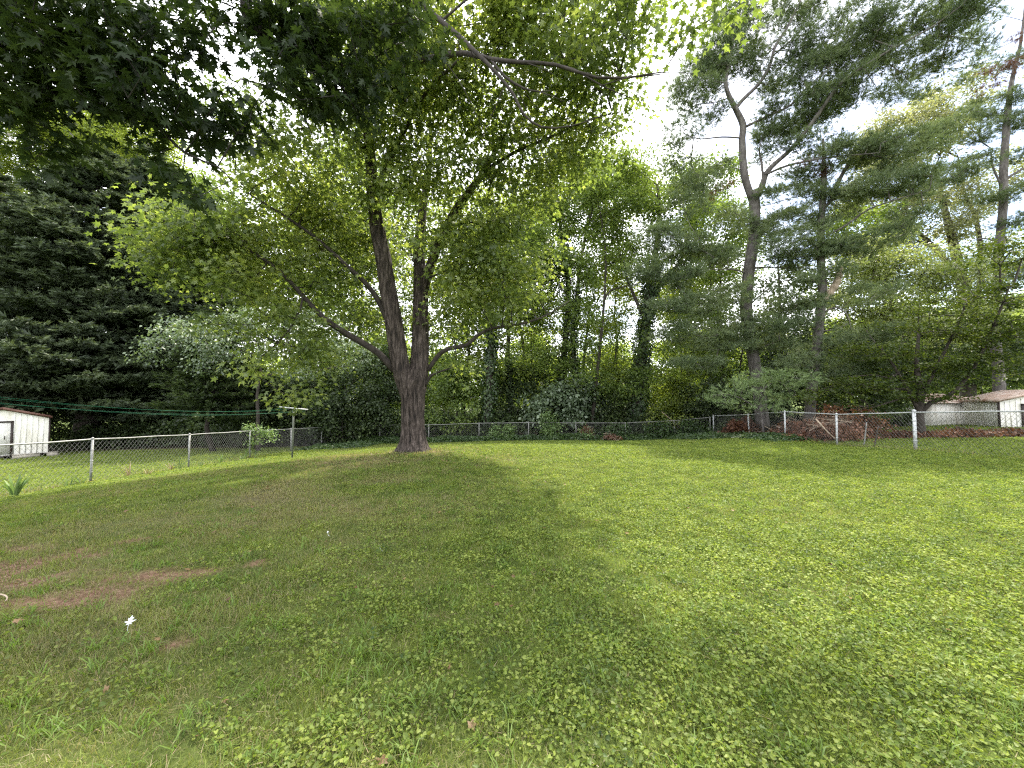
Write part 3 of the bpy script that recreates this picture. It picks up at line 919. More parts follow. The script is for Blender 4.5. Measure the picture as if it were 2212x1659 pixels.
# dark understory behind the left and back fence
US = [
    ('dark leafy shrub behind the left fence, just right of the hemlock', 540, 24.5, [(540, 880, 24.5, 1.9, 1.4, 1.5), (600, 850, 25, 1.6, 1.3, 1.2)]),
    ('dark shrub mound behind the clothes pole', 640, 25.5, [(640, 890, 25.5, 1.8, 1.4, 1.4), (690, 850, 26, 1.6, 1.3, 1.3)]),
    ('dark overgrown bush hanging over the fence corner left of the maple', 740, 24.2, [(735, 900, 24.2, 1.7, 1.3, 1.3), (790, 860, 25, 1.7, 1.3, 1.5), (820, 905, 24.4, 1.2, 1, 1.2)]),
    ('tall dark bush directly behind the big maple trunk', 860, 26.5, [(850, 870, 26.5, 1.8, 1.3, 2.2), (820, 800, 27, 1.7, 1.3, 1.4)]),
    ('leafy bush with pale green sprays right of the maple trunk', 985, 26, [(975, 870, 26, 1.5, 1.2, 1.8), (1000, 820, 26.5, 1.2, 1, 1.2)]),
    ('dark vine-choked thicket between the two ivy trunks', 1120, 27.5, [(1120, 860, 27.5, 2.0, 1.2, 1.5), (1160, 830, 28, 1.3, 1, .8)]),
    ('shrub with large pale sumac-like leaves above the back fence', 1200, 26, [(1200, 880, 26, 1.6, 1.2, 1.1), (1240, 860, 26.4, 1.3, 1, 1.0)]),
    ('dark bush at the foot of the thin leaning tree', 1300, 27, [(1295, 880, 27, 1.5, 1.2, 1.1)]),
    ('dark mound beside the thick ivy covered trunk', 1345, 28.5, [(1350, 850, 28.5, 1.3, 1, 1.6)]),
    ('yellow-green bush right of the thick ivy covered trunk', 1450, 27, [(1450, 860, 27, 1.6, 1.2, 1.3), (1440, 900, 26, 1.2, 1, .7)]),
    ('dark shrub below the pines at the fence corner', 1540, 26, [(1540, 870, 26, 1.7, 1.2, 1.3), (1600, 880, 25, 1.4, 1, 1.0)]),
    ('dark broadleaf bush behind the second pine trunk', 1700, 24.5, [(1690, 850, 24.5, 1.8, 1.4, 1.5), (1720, 780, 25, 1.6, 1.2, 1.3)]),
    ('dense dark bush between the second pine and the layered tree', 1840, 22.5, [(1840, 850, 22.5, 1.9, 1.4, 1.4), (1900, 800, 23, 1.7, 1.3, 1.3)]),
    ('dense dark bush behind the layered tree', 1960, 25, [(2000, 790, 27.5, 1.9, 1.0, 1.4), (1920, 850, 23.5, 1.3, 1.2, .9)]),
    ('dark shrub growing above the right shed', 2150, 30, [(2150, 770, 30, 2.6, 1.3, 1.8), (2080, 780, 30, 1.6, 1.2, 1.4)]),
    ('dark bush behind the neighbouring fence left of the spruce trunk', 130, 31, [(120, 890, 31, 2.4, 1.6, 1.9), (60, 870, 31.5, 2, 1.4, 1.6)]),
    ('dark bush behind the neighbouring fence right of the spruce trunk', 260, 31, [(265, 900, 31, 2.4, 1.6, 1.8), (330, 870, 31, 2, 1.4, 1.8)]),
    ('dark bush behind the hemlock trunk', 420, 30, [(420, 890, 30, 2.4, 1.6, 1.9), (470, 860, 30.5, 2, 1.4, 1.6)]),
]
for i, (lb, px, d, bl) in enumerate(US):
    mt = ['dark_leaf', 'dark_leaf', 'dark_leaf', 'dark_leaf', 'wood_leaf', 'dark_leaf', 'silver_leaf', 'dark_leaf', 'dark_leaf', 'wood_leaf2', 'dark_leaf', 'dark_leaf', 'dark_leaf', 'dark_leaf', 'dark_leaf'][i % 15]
    x = (px - 1106) / FPX * d
    if i == 6: mt = 'silver_leaf'
    bb = blobs_px(bl)
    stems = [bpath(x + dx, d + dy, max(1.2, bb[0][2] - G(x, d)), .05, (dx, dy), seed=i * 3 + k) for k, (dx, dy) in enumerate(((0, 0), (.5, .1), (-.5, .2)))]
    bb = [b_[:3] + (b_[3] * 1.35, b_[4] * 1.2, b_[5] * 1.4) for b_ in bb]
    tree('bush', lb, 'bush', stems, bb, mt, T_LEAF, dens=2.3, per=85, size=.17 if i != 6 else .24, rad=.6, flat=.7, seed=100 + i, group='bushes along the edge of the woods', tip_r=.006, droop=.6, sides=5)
print('bushes', time.time() - T0)

wt = wood_tree
pA = wpath([(1052, 945, 26), (1056, 860, 26), (1060, 770, 26), (1062, 660, 26), (1066, 560, 26)], [.34, .28, .24, .2, .12], .4)
wt('ivy-wrapped trunk nearest the right side of the maple', 1055, 26, 14, .26, [(1080, 660, 26, 1.9, 1.5, 1.3), (1110, 540, 26.5, 2.2, 1.6, 1.6), (1060, 760, 25.5, 1.2, 1, .8, .7)], seed=31, paths=[pA], ivy=[(0, .75, 3600, .15, .22)])
pB = wpath([(1100, 940, 27.5), (1102, 860, 27.5), (1098, 760, 27.5), (1100, 680, 27.5), (1104, 580, 27.5)], [.2, .17, .14, .12, .08], .4)
wt('slim dark trunk just right of the first ivy-wrapped one', 1100, 27.5, 12, .18, [(1120, 620, 27.5, 1.6, 1.3, 1.2), (1150, 560, 28, 1.6, 1.3, 1.2)], 'wood_leaf2', seed=32, fill=.8, paths=[pB], ivy=[(0, .5, 1400, .14, .1)])
pC = wpath([(1207, 900, 28), (1213, 820, 28), (1222, 730, 28), (1228, 640, 28), (1222, 560, 28), (1208, 470, 28), (1200, 400, 28)], [.28, .25, .22, .19, .16, .12, .08], .4)
wt('tall ivy-clad tree, left one of the close pair behind the back fence', 1212, 28, 14, .25,
   [(1210, 380, 28, 1.8, 1.5, 1.4), (1160, 450, 28, 1.7, 1.4, 1.3), (1250, 460, 28, 1.5, 1.4, 1.3), (1180, 560, 27.5, 1.5, 1.3, 1.2), (1170, 650, 27.5, 1.2, 1, 1), (1160, 740, 27.5, 1.1, .9, .8)], seed=33, fill=.6, paths=[pC], ivy=[(0, .8, 3600, .14, .18)])
pD = wpath([(1252, 900, 27), (1245, 820, 27), (1238, 740, 27), (1245, 650, 27), (1255, 560, 27), (1275, 470, 27), (1290, 390, 27)], [.2, .18, .16, .14, .11, .09, .05], .4)
wt('tall ivy-clad tree, right one of the close pair behind the back fence', 1250, 27, 14, .2,
   [(1300, 380, 27, 1.7, 1.4, 1.4), (1260, 480, 27, 1.5, 1.4, 1.1, .8), (1230, 590, 26.5, 1.3, 1.1, 1.0), (1210, 680, 26.5, 1.4, 1.1, .9), (1200, 770, 26.5, 1.3, 1, .8), (1260, 800, 26.5, 1.1, .9, .8)], seed=34, fill=.6, paths=[pD], ivy=[(0, .55, 2400, .14, .12)])
pE = wpath([(1278, 915, 26), (1288, 830, 26), (1297, 740, 26), (1305, 650, 26), (1308, 560, 26), (1300, 480, 26), (1290, 430, 26)], [.12, .11, .10, .085, .07, .05, .03], .4)
pE2 = wpath([(1305, 650, 26), (1318, 628, 26), (1345, 620, 25.8), (1380, 612, 25.6), (1420, 590, 25.5)], [.07, .06, .05, .035, .015], .3)
wt('thin bare-stemmed leaning tree with one long side branch', 1280, 26, 12, .11,
   [(1310, 440, 26, 1.5, 1.3, 1.1), (1340, 540, 26, 1.2, 1.1, .9), (1260, 540, 26, 1.1, 1, .9), (1400, 590, 25.6, .8, .7, .5)], 'wood_leaf', seed=35, fill=.5, paths=[pE, pE2])
pF = wpath([(1372, 915, 26.5), (1380, 840, 26.5), (1388, 760, 26.5), (1396, 690, 26.5), (1404, 620, 26.5), (1415, 550, 26.5), (1425, 470, 26.5), (1420, 400, 26.5)], [.42, .38, .36, .34, .27, .2, .14, .08], .4)
pF2 = wpath([(1400, 650, 26.5), (1430, 610, 26.5), (1465, 570, 26.3), (1490, 530, 26.2)], [.16, .13, .1, .05], .4)
pF3 = wpath([(1392, 690, 26.5), (1370, 640, 26.5), (1350, 590, 26.5), (1335, 530, 26.5)], [.13, .11, .08, .04], .4)
wt('thick trunk completely covered in dark ivy, forked high up, behind the back fence', 1385, 26.5, 15, .38,
   [(1410, 390, 26.5, 2.0, 1.6, 1.3), (1370, 470, 26.5, 1.6, 1.4, 1.2), (1470, 460, 26.5, 1.5, 1.4, 1.3), (1350, 560, 26, 1.3, 1.2, 1.0), (1480, 560, 26, 1.3, 1.2, .9), (1440, 690, 26, 1.2, 1, 1), (1355, 740, 26, 1.1, .9, .9),
    (1360, 830, 25.6, 1.3, 1, .8, 1.2), (1430, 770, 26, 1.0, .9, .8)], 'wood_leaf', seed=36, fill=.4, paths=[pF, pF2, pF3], ivy=[(0, .72, 6800, .15, .26), (1, .7, 700, .14, .14)])
# trees further back in the wood
BK = [
    ('young tree with pale leaves between the maple and the first ivy trunk', 985, 28, 9, .09, [(1000, 700, 28, 1.3, 1, .9), (960, 790, 28, 1.2, 1, .8), (1030, 640, 28, 1.2, 1, .9)], 'wood_leaf'),
    ('young tree right of the slim dark trunk, filling the gap below the sky', 1150, 28.5, 9, .09, [(1140, 680, 28.5, 1.2, 1, .9), (1170, 600, 28.5, 1.2, 1, 1.0), (1150, 790, 28.5, 1.1, 1, .7)], 'wood_leaf'),
    ('young tree between the thin leaning tree and the thick ivy trunk', 1335, 28, 9, .08, [(1330, 700, 28, 1.0, 1, .9), (1345, 620, 28, 1.1, 1, .8), (1320, 800, 28, .9, 1, .7)], 'wood_leaf2'),
    ('young tree right of the thick ivy trunk with sunlit leaves', 1470, 28, 9, .09, [(1460, 650, 28, 1.2, 1, 1.0), (1490, 740, 28, 1.2, 1, .9), (1440, 820, 28, 1.1, 1, .7)], 'wood_leaf2'),
    ('young tree behind the low pale pine boughs', 1600, 27, 8, .09, [(1590, 700, 27, 1.2, 1, 1.0), (1560, 780, 27, 1.2, 1, .9), (1640, 820, 27, 1.1, 1, .7)], 'wood_leaf'),
    ('young tree left of the maple trunk behind its low limb', 740, 28, 9, .09, [(740, 680, 28, 1.5, 1, 1.1), (700, 780, 28, 1.5, 1, .9), (800, 760, 28, 1.2, 1, .9)], 'wood_leaf'),
    ('leafy tree behind the left side of the maple crown', 620, 30, 13, .2, [(600, 480, 30, 2.2, 1.8, 1.8), (560, 600, 30, 2, 1.6, 1.6), (660, 650, 30, 2, 1.6, 1.5), (720, 760, 30, 1.6, 1.4, 1.2)], 'wood_leaf'),
    ('green tree filling the space behind the two maple stems', 900, 31, 14, .2, [(880, 480, 31, 2.0, 1.8, 2.0), (930, 600, 31, 2, 1.6, 1.6), (860, 700, 31, 1.8, 1.5, 1.4), (960, 760, 31, 1.6, 1.4, 1.2)], 'wood_leaf'),
    ('leafy tree just right of the maple, behind its right limb', 1010, 30, 13, .2, [(1020, 480, 30, 2.2, 1.8, 1.8), (990, 620, 30, 1.8, 1.5, 1.4), (1040, 740, 30, 1.4, 1.2, 1.2)], 'wood_leaf2'),
    ('tall slim tree behind the gap between the ivy-clad pair and the thin leaning tree', 1265, 33, 15, .16, [(1260, 400, 33, 1.8, 1.5, 1.6), (1290, 560, 33, 1.6, 1.4, 1.4), (1250, 680, 33, 1.4, 1.2, 1.2)], 'wood_leaf'),
    ('tree with pale foliage behind the left pine boughs', 1540, 33, 15, .18, [(1530, 400, 33, 2.0, 1.7, 1.6), (1580, 560, 33, 1.8, 1.5, 1.5), (1510, 700, 33, 1.6, 1.4, 1.3)], 'wood_leaf'),
    ('tree behind the space right of the second pine', 1850, 28, 12, .18, [(1850, 500, 28, 1.8, 1.5, 1.5), (1820, 620, 28, 1.7, 1.5, 1.3), (1870, 720, 28, 1.6, 1.4, 1.2)], 'wood_leaf'),
    ('leafy tree behind the slender hemlock', 480, 31, 13, .2, [(470, 560, 31, 2.2, 1.8, 2.0), (420, 680, 31, 2, 1.6, 1.6), (540, 720, 31, 2, 1.6, 1.5)], 'dark_leaf'),
    ('bright treetop just right of the spruces', 300, 36, 19, .2, [(290, 330, 36, 3.0, 2.2, 2.2), (350, 420, 36, 2.6, 2, 2.2), (230, 300, 36, 2, 2, 1.6)], 'wood_leaf2'),
    ('tall tree deep in the woods above the maple fork', 780, 33, 16, .2, [(780, 560, 33, 2.4, 2, 2.6), (760, 400, 33, 2.6, 2, 2.2), (800, 700, 33, 1.6, 1.4, 1.6)], 'wood_leaf'),
    ('bright yellow-green tree left of the maple limbs, far in the woods', 680, 34, 14, .2, [(640, 620, 34, 2.6, 2, 2.2), (700, 520, 34, 2.8, 2, 2)], 'wood_leaf2'),
    ('slender tree behind the left spruce crown', 420, 36, 17, .22, [(420, 470, 36, 3, 2.2, 3), (380, 600, 36, 2.4, 2, 2.2), (480, 640, 36, 2.4, 2, 2)], 'wood_leaf'),
    ('bright green treetop above the huge spruce at far left', 60, 38, 21, .3, [(60, 300, 38, 4, 3, 2.4), (160, 280, 38, 3, 2.4, 1.8), (-60, 380, 38, 3, 2.4, 2.4)], 'wood_leaf2'),
    ('leafy tree between the maple and the ivy-clad pair, deeper in the woods', 1130, 34, 16, .2, [(1130, 480, 34, 2.4, 1.8, 2.0), (1080, 600, 34, 1.8, 1.4, 1.4)], 'wood_leaf2'),
    ('slim tree far behind the thin leaning one', 1330, 35, 15, .15, [(1340, 420, 35, 2.6, 2, 1.7), (1320, 600, 35, 1.8, 1.5, 1.4)], 'wood_leaf2'),
    ('yellow-green tree far behind the thick ivy trunk', 1480, 36, 13, .17, [(1480, 640, 36, 2.2, 1.8, 2.0), (1500, 760, 36, 2, 1.6, 1.6)], 'wood_leaf2'),
    ('broadleaf tree behind the first pine trunk', 1560, 30, 14, .2, [(1550, 500, 30, 2.2, 1.8, 1.8), (1520, 620, 30, 1.8, 1.5, 1.5), (1590, 740, 30, 1.6, 1.3, 1.2)], 'wood_leaf'),
    ('dark broadleaf tree between the two pine trunks', 1690, 27, 12, .2, [(1690, 700, 27, 1.9, 1.4, 1.2), (1700, 610, 28, 1.6, 1.3, 1.0), (1720, 740, 26, 1.6, 1.2, .8)], 'dark_leaf'),
]
for i, (lb, px, d, h, r, bl, mt) in enumerate(BK):
    wood_tree(lb, px, d, h, r, bl, mt, seed=50 + i, dens=.8, per=85, fill=1.0, size=.22, rad=.9, group='trees deeper in the woods')
print('woods', time.time() - T0)

# distant sunlit trees beyond the wood
for i, (px, d, hh, w) in enumerate(((560, 66, 9, 5), (700, 62, 10, 5), (840, 70, 12, 6), (960, 64, 9, 4.5), (1080, 60, 8, 4), (1150, 72, 12.5, 5), (1240, 62, 8.5, 4), (1330, 66, 10, 5), (1440, 60, 9, 4.5),
                                    (1540, 68, 12, 5.5), (1660, 62, 10, 5), (1790, 66, 12, 6), (1930, 60, 13, 6), (2080, 64, 14, 7), (2230, 60, 14, 6))):
    x = (px - 1106) / FPX * d
    z0 = G(x, d)
    hh *= 1.35
    bl = [(x, d, z0 + hh * .55, w, w * .6, hh * .42), (x + w * .3, d, z0 + hh * .35, w * .8, w * .5, hh * .3), (x - w * .4, d, z0 + hh * .32, w * .7, w * .5, hh * .3)]
    words = ['left of the maple', 'seen below the maple limbs', 'behind the maple fork', 'right of the maple trunk', 'behind the nearest ivy trunk', 'the tallest, in the gap right of the maple',
             'between the ivy-clad pair', 'behind the thin leaning tree', 'right of the thick ivy trunk', 'left of the first pine', 'between the first and second pine', 'behind the second pine', 'behind the sunlit broadleaf',
             'behind the layered tree', 'at the right edge']
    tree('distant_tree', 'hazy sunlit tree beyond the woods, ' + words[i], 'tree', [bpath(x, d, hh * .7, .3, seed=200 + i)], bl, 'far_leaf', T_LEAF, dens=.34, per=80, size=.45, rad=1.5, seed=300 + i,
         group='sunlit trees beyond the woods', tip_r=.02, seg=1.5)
print('distant', time.time() - T0)

# ------------------------------------------------------------------ right hand trees
wood_tree('tall pale-leaved oak with dark wide limbs behind the right pines', 2060, 31, 16, .45, [
    (1960, 300, 31, 3.0, 2.2, 2.0, 1.1), (2060, 230, 31, 2.4, 2, 1.6, .8), (1900, 420, 31, 2.6, 2, 1.9, 1.1), (2010, 470, 31, 2.8, 2.2, 2.0), (1860, 540, 31, 2.2, 1.8, 1.4, .9), (2120, 400, 31, 2.2, 2, 2.0, .7), (1960, 590, 31, 2.6, 2, 1.6, .7),
    (2180, 560, 31, 2.2, 2, 1.6, .7)],
    'oak_leaf', seed=71, dens=.85, per=90, grow_k=1.35, size=.19, rad=.8, name='oak_tree',
    paths=[wpath([(2090, 900, 31), (2090, 760, 31), (2080, 620, 31), (2060, 530, 31), (2040, 450, 31), (2020, 360, 31)], [.5, .42, .36, .3, .2, .1], .4),
           wpath([(2080, 620, 31), (2040, 560, 31), (1980, 500, 31), (1920, 470, 31), (1860, 450, 31)], [.26, .2, .15, .1, .05], .4),
           wpath([(2085, 700, 31), (2120, 600, 31), (2110, 480, 31), (2085, 420, 31), (2070, 340, 31)], [.24, .2, .15, .1, .05], .4),
           wpath([(2100, 610, 31), (2020, 540, 31), (1960, 510, 31)], [.16, .1, .05], .4)])
wood_tree('broad sunlit yellow-green tree between the second pine and the right edge', 1930, 24.5, 9, .22, [
    (1880, 560, 24.5, 1.9, 1.5, 1.3), (1980, 580, 24.5, 1.9, 1.5, 1.3), (2070, 600, 24.5, 1.7, 1.5, 1.3), (1850, 650, 24.5, 1.7, 1.4, 1.2), (1950, 680, 24, 2.0, 1.5, 1.3), (2060, 690, 24, 1.8, 1.4, 1.1), (2130, 650, 24.5, 1.3, 1.2, 1.3),
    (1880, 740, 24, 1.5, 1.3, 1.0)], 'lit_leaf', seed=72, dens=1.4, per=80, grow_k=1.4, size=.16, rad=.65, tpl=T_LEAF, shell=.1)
wood_tree('dark olive layered tree with flat sprays of small leaves at the right side', 1985, 17, 5.5, .16, [
    (1990, 700, 17, 2.0, 1.5, .5), (2080, 640, 16.5, 1.7, 1.4, .4), (2150, 560, 15.8, 1.4, 1.2, .4), (2200, 520, 15, 1.1, 1, .4), (2190, 640, 15.5, 1.5, 1.2, .5), (2120, 710, 16, 1.9, 1.4, .45), (1900, 760, 17, 1.5, 1.2, .45),
    (2000, 780, 17, 2.0, 1.5, .45), (2110, 790, 16.5, 1.9, 1.4, .4), (2200, 730, 15.6, 1.5, 1.2, .5), (1880, 830, 17, 1.6, 1.2, .4), (1960, 850, 16.8, 1.7, 1.2, .35), (2050, 825, 16.6, 1.5, 1.2, .25, .8), (1800, 860, 17.5, 1.2, 1, .4),
    (2180, 815, 16, 1.2, 1, .2, .7), (1920, 890, 17, 1.0, .8, .25, .8)], 'layer_leaf', grow_k=1.2, seed=73, dens=4.2, per=60, size=.12, rad=.55, flat=.22, droop=.15, jitter=.5, name='layered_tree',
    paths=[wpath([(1990, 945, 17), (1985, 900, 17), (1988, 850, 17), (1980, 790, 17), (1985, 720, 17)], [.2, .17, .13, .09, .05], .3),
           wpath([(1985, 900, 17), (2010, 870, 16.8), (2050, 855, 16.6), (2100, 800, 16.2), (2140, 720, 15.8), (2180, 620, 15.4)], [.1, .09, .08, .06, .05, .03], .3),
           wpath([(1986, 890, 17), (1960, 840, 17), (1930, 790, 17), (1900, 750, 17)], [.08, .07, .05, .03], .3),
           wpath([(1986, 870, 17), (2020, 800, 17), (2060, 720, 16.8), (2090, 650, 16.5)], [.09, .07, .05, .03], .3)], up=.0)
print('right', time.time() - T0)

# pines --------------------------------------------------------------


def pine(label, paths, blobs, seed, mat='pine', dens=5.2, per=30, size=.29, rad=.5, flat=.42, extra=None, **kw):
    paths = [(p_, r_ * .8) for p_, r_ in paths]
    blobs = [(b[0], b[1], b[2] + (.75 if b[1] < 350 else .25)) + tuple(b[3:6]) + (min(b[6], 1.0) if b[1] < 250 else b[6],) for b in blobs]
    blobs = [tuple(b[:3]) + (b[3] * 1.3, b[4] * 1.3, b[5] * 1.25) + tuple(b[6:]) for b in blobs]
    root, cl = tree('pine_tree', label, 'pine', paths, blobs_px(blobs), mat, T_PINE, dens=dens, per=per, size=size, rad=rad, flat=flat, seed=seed, bark='pine_bark', droop=.0, tipup=.5, jitter=1.5,
                    tip_r=.007, up=.0, sides=12, **kw)
    return root


z = P(1645, 930, 21)
p0 = wpath([(1648, 925, 21), (1640, 850, 21), (1628, 776, 21), (1615, 703, 21), (1612, 656, 21), (1618, 583, 21), (1628, 516, 21), (1631, 460, 21), (1628, 413, 21)], [.42, .38, .37, .36, .37, .36, .34, .32, .33], .25)
p1 = wpath([(1624, 430, 21), (1608, 377, 21), (1603, 300, 20.9), (1605, 270, 20.8), (1588, 233, 20.7), (1572, 200, 20.6), (1568, 167, 20.5), (1580, 110, 20.4), (1590, 40, 20.2)], [.22, .24, .21, .21, .17, .14, .12, .08, .05], .25)
p2 = wpath([(1588, 236, 20.7), (1605, 215, 20.7), (1640, 180, 20.6), (1662, 143, 20.5), (1675, 100, 20.4), (1700, 60, 20.2), (1730, 0, 20)], [.12, .12, .11, .10, .09, .07, .05], .25)
p3 = wpath([(1632, 425, 21), (1645, 405, 20.9), (1656, 373, 20.7), (1680, 348, 20.4), (1708, 323, 20.0), (1758, 260, 19.2), (1808, 190, 18.4), (1850, 155, 17.8), (1920, 110, 17), (2010, 60, 16.2), (2080, 10, 15.6)],
           [.2, .2, .17, .14, .13, .12, .10, .08, .06, .04, .02], .25)
p4 = wpath([(1608, 275, 20.8), (1660, 250, 20.2), (1708, 227, 19.6), (1742, 190, 19.0), (1790, 150, 18.4)], [.09, .08, .07, .05, .03], .25)
p5 = wpath([(1652, 378, 20.7), (1700, 358, 19.8), (1760, 345, 18.8), (1810, 338, 18.2), (1900, 330, 17.4)], [.08, .07, .06, .045, .02], .25)
p6 = wpath([(1650, 400, 20.8), (1645, 350, 20.7), (1640, 325, 20.7), (1648, 295, 20.6)], [.08, .07, .05, .03], .2)
p7 = wpath([(1603, 298, 20.9), (1560, 296, 20.6), (1510, 300, 20.3), (1480, 290, 20)], [.06, .05, .035, .015], .25)
p8 = wpath([(1615, 590, 21), (1580, 582, 20.6), (1530, 582, 20.2)], [.06, .045, .02], .25)
p9 = wpath([(1620, 580, 21), (1660, 577, 20.6), (1710, 580, 20.2)], [.07, .05, .02], .25)
p10 = wpath([(1613, 665, 21), (1640, 640, 20.8), (1665, 620, 20.6)], [.06, .05, .03], .25)
pine('tallest pine, forked high up with a long diagonal limb reaching right', [p0, p1, p2, p3, p4, p5, p6, p7, p8, p9, p10], [
    (1540, 160, 20.3, .9, 1, .8, 1), (1620, 130, 20.3, .8, .8, .7, .9), (1500, 120, 20, .7, .7, .5, .8), (1560, 120, 20.3, 1.0, 1, .9, 1), (1590, 40, 20.2, 1.1, 1, 1.0, .9), (1500, 200, 20, 1.1, 1, .8, .7), (1480, 290, 20, .9, .8, .5, .8), (1530, 240, 20.2, .8, .8, .5, .8), (1640, 90, 20.4, .9, .9, .8, .7), (1720, 20, 20, 1.1, 1, 1.0, .9),
    (1680, 170, 20, 1.0, .9, .7, .9), (1760, 90, 18.8, 1.1, 1, .8, .8), (1770, 160, 18.6, 1.3, 1, .7, 1.2), (1720, 250, 19.4, 1.4, 1.1, .7, 1.1), (1790, 220, 18.4, 1.1, 1, .6, 1.1), (1860, 100, 17.8, 1.2, 1, .8, 1.1), (1920, 60, 17, 1.3, 1, .7, 1.3),
    (1970, 130, 16.8, 1.3, 1, .55, 1.3), (1880, 180, 17.4, 1.2, 1, .5, 1.2), (2040, 60, 16, 1.1, 1, .6, 1.2), (2080, 120, 16, .9, .8, .35, 1.0), (1960, 200, 16.8, 1.0, .8, .3, .9), (2090, -10, 15.6, 1.1, 1, .6, 1), (1820, 30, 18, .9, .8, .6, .7),
    (1840, 330, 17.8, 1.4, 1, .45, 1.3), (1930, 320, 17.2, 1.3, 1, .4, 1.2), (1990, 310, 16.8, .9, .8, .3, 1.0), (1760, 310, 18.8, 1.1, .9, .4, 1), (1680, 290, 20, .9, .8, .6, .9), (1510, 400, 20.2, 1.1, .9, .5, 1), (1540, 370, 20.5, .8, .7, .4, .8),
    (1490, 440, 20, .8, .8, .5, .8), (1420, 510, 20, .9, .8, .5, 1.0), (1470, 530, 20, 1.2, 1, .5, 1.1), (1530, 560, 20.2, 1.2, 1, .5, 1.1), (1400, 580, 19.8, 1.0, .9, .4, 1.1), (1480, 600, 20, 1.0, .9, .4, 1.0), (1690, 480, 20.2, 1.2, 1, .5, 1.1),
    (1740, 560, 20, .9, .9, .5, .9), (1520, 660, 20, 1.0, .9, .5, .8), (1480, 720, 20, 1.1, .9, .5, .7), (1650, 430, 20.3, .6, .6, .4, .8), (1700, 400, 20.2, 1.0, .9, .45, .9), (1665, 335, 20.2, .7, .7, .4, .8), (1740, 380, 19.8, .9, .8, .4, .9), (1640, 500, 20, .8, .7, .35, .8), (1620, 620, 20, .7, .6, .3, .8), (1480, 350, 20.2, .9, .8, .4, .8), (1580, 640, 20, 1.0, .9, .45, .9), (1560, 740, 19.8, 1.2, 1, .4, 1), (1700, 660, 20, 1.0, .9, .4, .9), (1600, 690, 20, .9, .8, .35, .8), (1740, 440, 20, .9, .8, .4, .9), (1500, 790, 19.8, 1.1, .9, .35, .9), (1450, 660, 19.6, 1.1, .9, .4, .9), (1660, 560, 19.8, .8, .7, .35, .8), (1580, 480, 20.3, .9, .8, .5, .9), (1640, 710, 19.8, 1.5, 1.0, .4, 1.1), (1670, 745, 19.8, 1.0, .9, .3, 1.0)],
    81)
pb0 = wpath([(1748, 930, 19.5), (1750, 883, 19.5), (1757, 816, 19.5), (1765, 749, 19.5), (1772, 676, 19.5), (1777, 626, 19.5), (1773, 560, 19.5), (1773, 500, 19.5), (1777, 440, 19.5), (1780, 383, 19.5), (1778, 300, 19.4)],
            [.33, .29, .27, .25, .26, .24, .22, .2, .18, .15, .06], .25)
pb2 = wpath([(1800, 430, 19.4), (1808, 400, 19.3), (1822, 372, 19.2), (1838, 345, 19.1), (1850, 310, 19)], [.11, .12, .11, .10, .06], .25)
pb2b = wpath([(1778, 450, 19.5), (1790, 440, 19.4), (1800, 425, 19.4)], [.11, .11, .11], .2)
pb3 = wpath([(1777, 678, 19.4), (1792, 668, 19.2), (1808, 665, 19), (1824, 674, 18.9), (1834, 690, 18.8), (1840, 719, 18.7)], [.045, .045, .045, .04, .03, .015], .15)
pb4 = wpath([(1785, 510, 19.4), (1830, 485, 18.8), (1875, 453, 18.2), (1940, 430, 17.4), (2008, 410, 16.8)], [.06, .055, .05, .035, .015], .25)
pb5 = wpath([(1772, 716, 19.5), (1800, 712, 19.2), (1830, 700, 19)], [.05, .035, .02], .2)
rootB = pine('second pine with a broken pale side stub halfway up its trunk', [pb0, pb2b, pb2, pb3, pb4, pb5], [
    (1790, 410, 19, .9, .8, .4, .8), (1800, 460, 19.2, .9, .8, .4, .9), (1860, 420, 18.4, 1.2, 1, .35, 1.1), (1920, 400, 17.6, 1.3, 1, .35, 1.2), (1990, 400, 17, 1.1, .9, .3, 1.0), (1940, 350, 17.4, 1.0, .9, .3, .9), (1760, 500, 19, .8, .7, .4, .9),
    (1750, 540, 19, 1.0, .8, .4, 1.2), (1830, 540, 19, 1.0, .9, .4, 1.1), (1900, 520, 18.4, 1.0, .9, .4, .9), (1720, 610, 19, .9, .8, .3, .8), (1830, 740, 18.6, 1.3, 1, .35, 1.2), (1880, 720, 18.3, 1.0, .8, .3, 1.1), (1720, 660, 19, .9, .8, .4, .9),
    (1780, 650, 18.8, .5, .5, .3, 1.0), (1700, 520, 19, .9, .8, .4, 1.0), (1850, 780, 18.5, 1.0, .8, .3, .9), (1960, 470, 17.4, .9, .8, .3, .9), (1800, 800, 18.6, 1.0, .8, .3, 1), (1730, 780, 18.6, .9, .8, .3, 1), (1860, 640, 18.6, 1.1, .9, .35, 1), (1810, 590, 18.8, .9, .8, .3, .9), (1740, 700, 18.8, .7, .6, .3, .9), (1780, 540, 18.8, .6, .6, .3, .8)], 82)
sg = Geo()
sp, sr = wpath([(1779, 648, 19.45), (1790, 636, 19.3), (1803, 618, 19.2), (1811, 600, 19.15), (1815, 577, 19.1)], [.13, .15, .15, .14, .09], .06)
sr = sr * (1 + .15 * np.sin(np.arange(len(sr)) * 1.3))
rough_tube(sg, sp, sr, 20, .03, None, 3)
tag(sg.build('broken_stub', M['dead_wood'], rootB), 'pale splintered broken limb stub')
pc0 = wpath([(2160, 930, 26), (2158, 860, 26), (2158, 809, 26), (2150, 740, 26), (2148, 683, 26), (2155, 616, 26), (2157, 550, 26), (2162, 500, 26), (2168, 430, 26), (2168, 367, 26), (2175, 267, 26), (2185, 180, 25.8), (2205, 90, 25.6), (2215, 0, 25.6)],
            [.42, .38, .36, .33, .32, .30, .29, .28, .27, .26, .22, .16, .10, .05], .3)
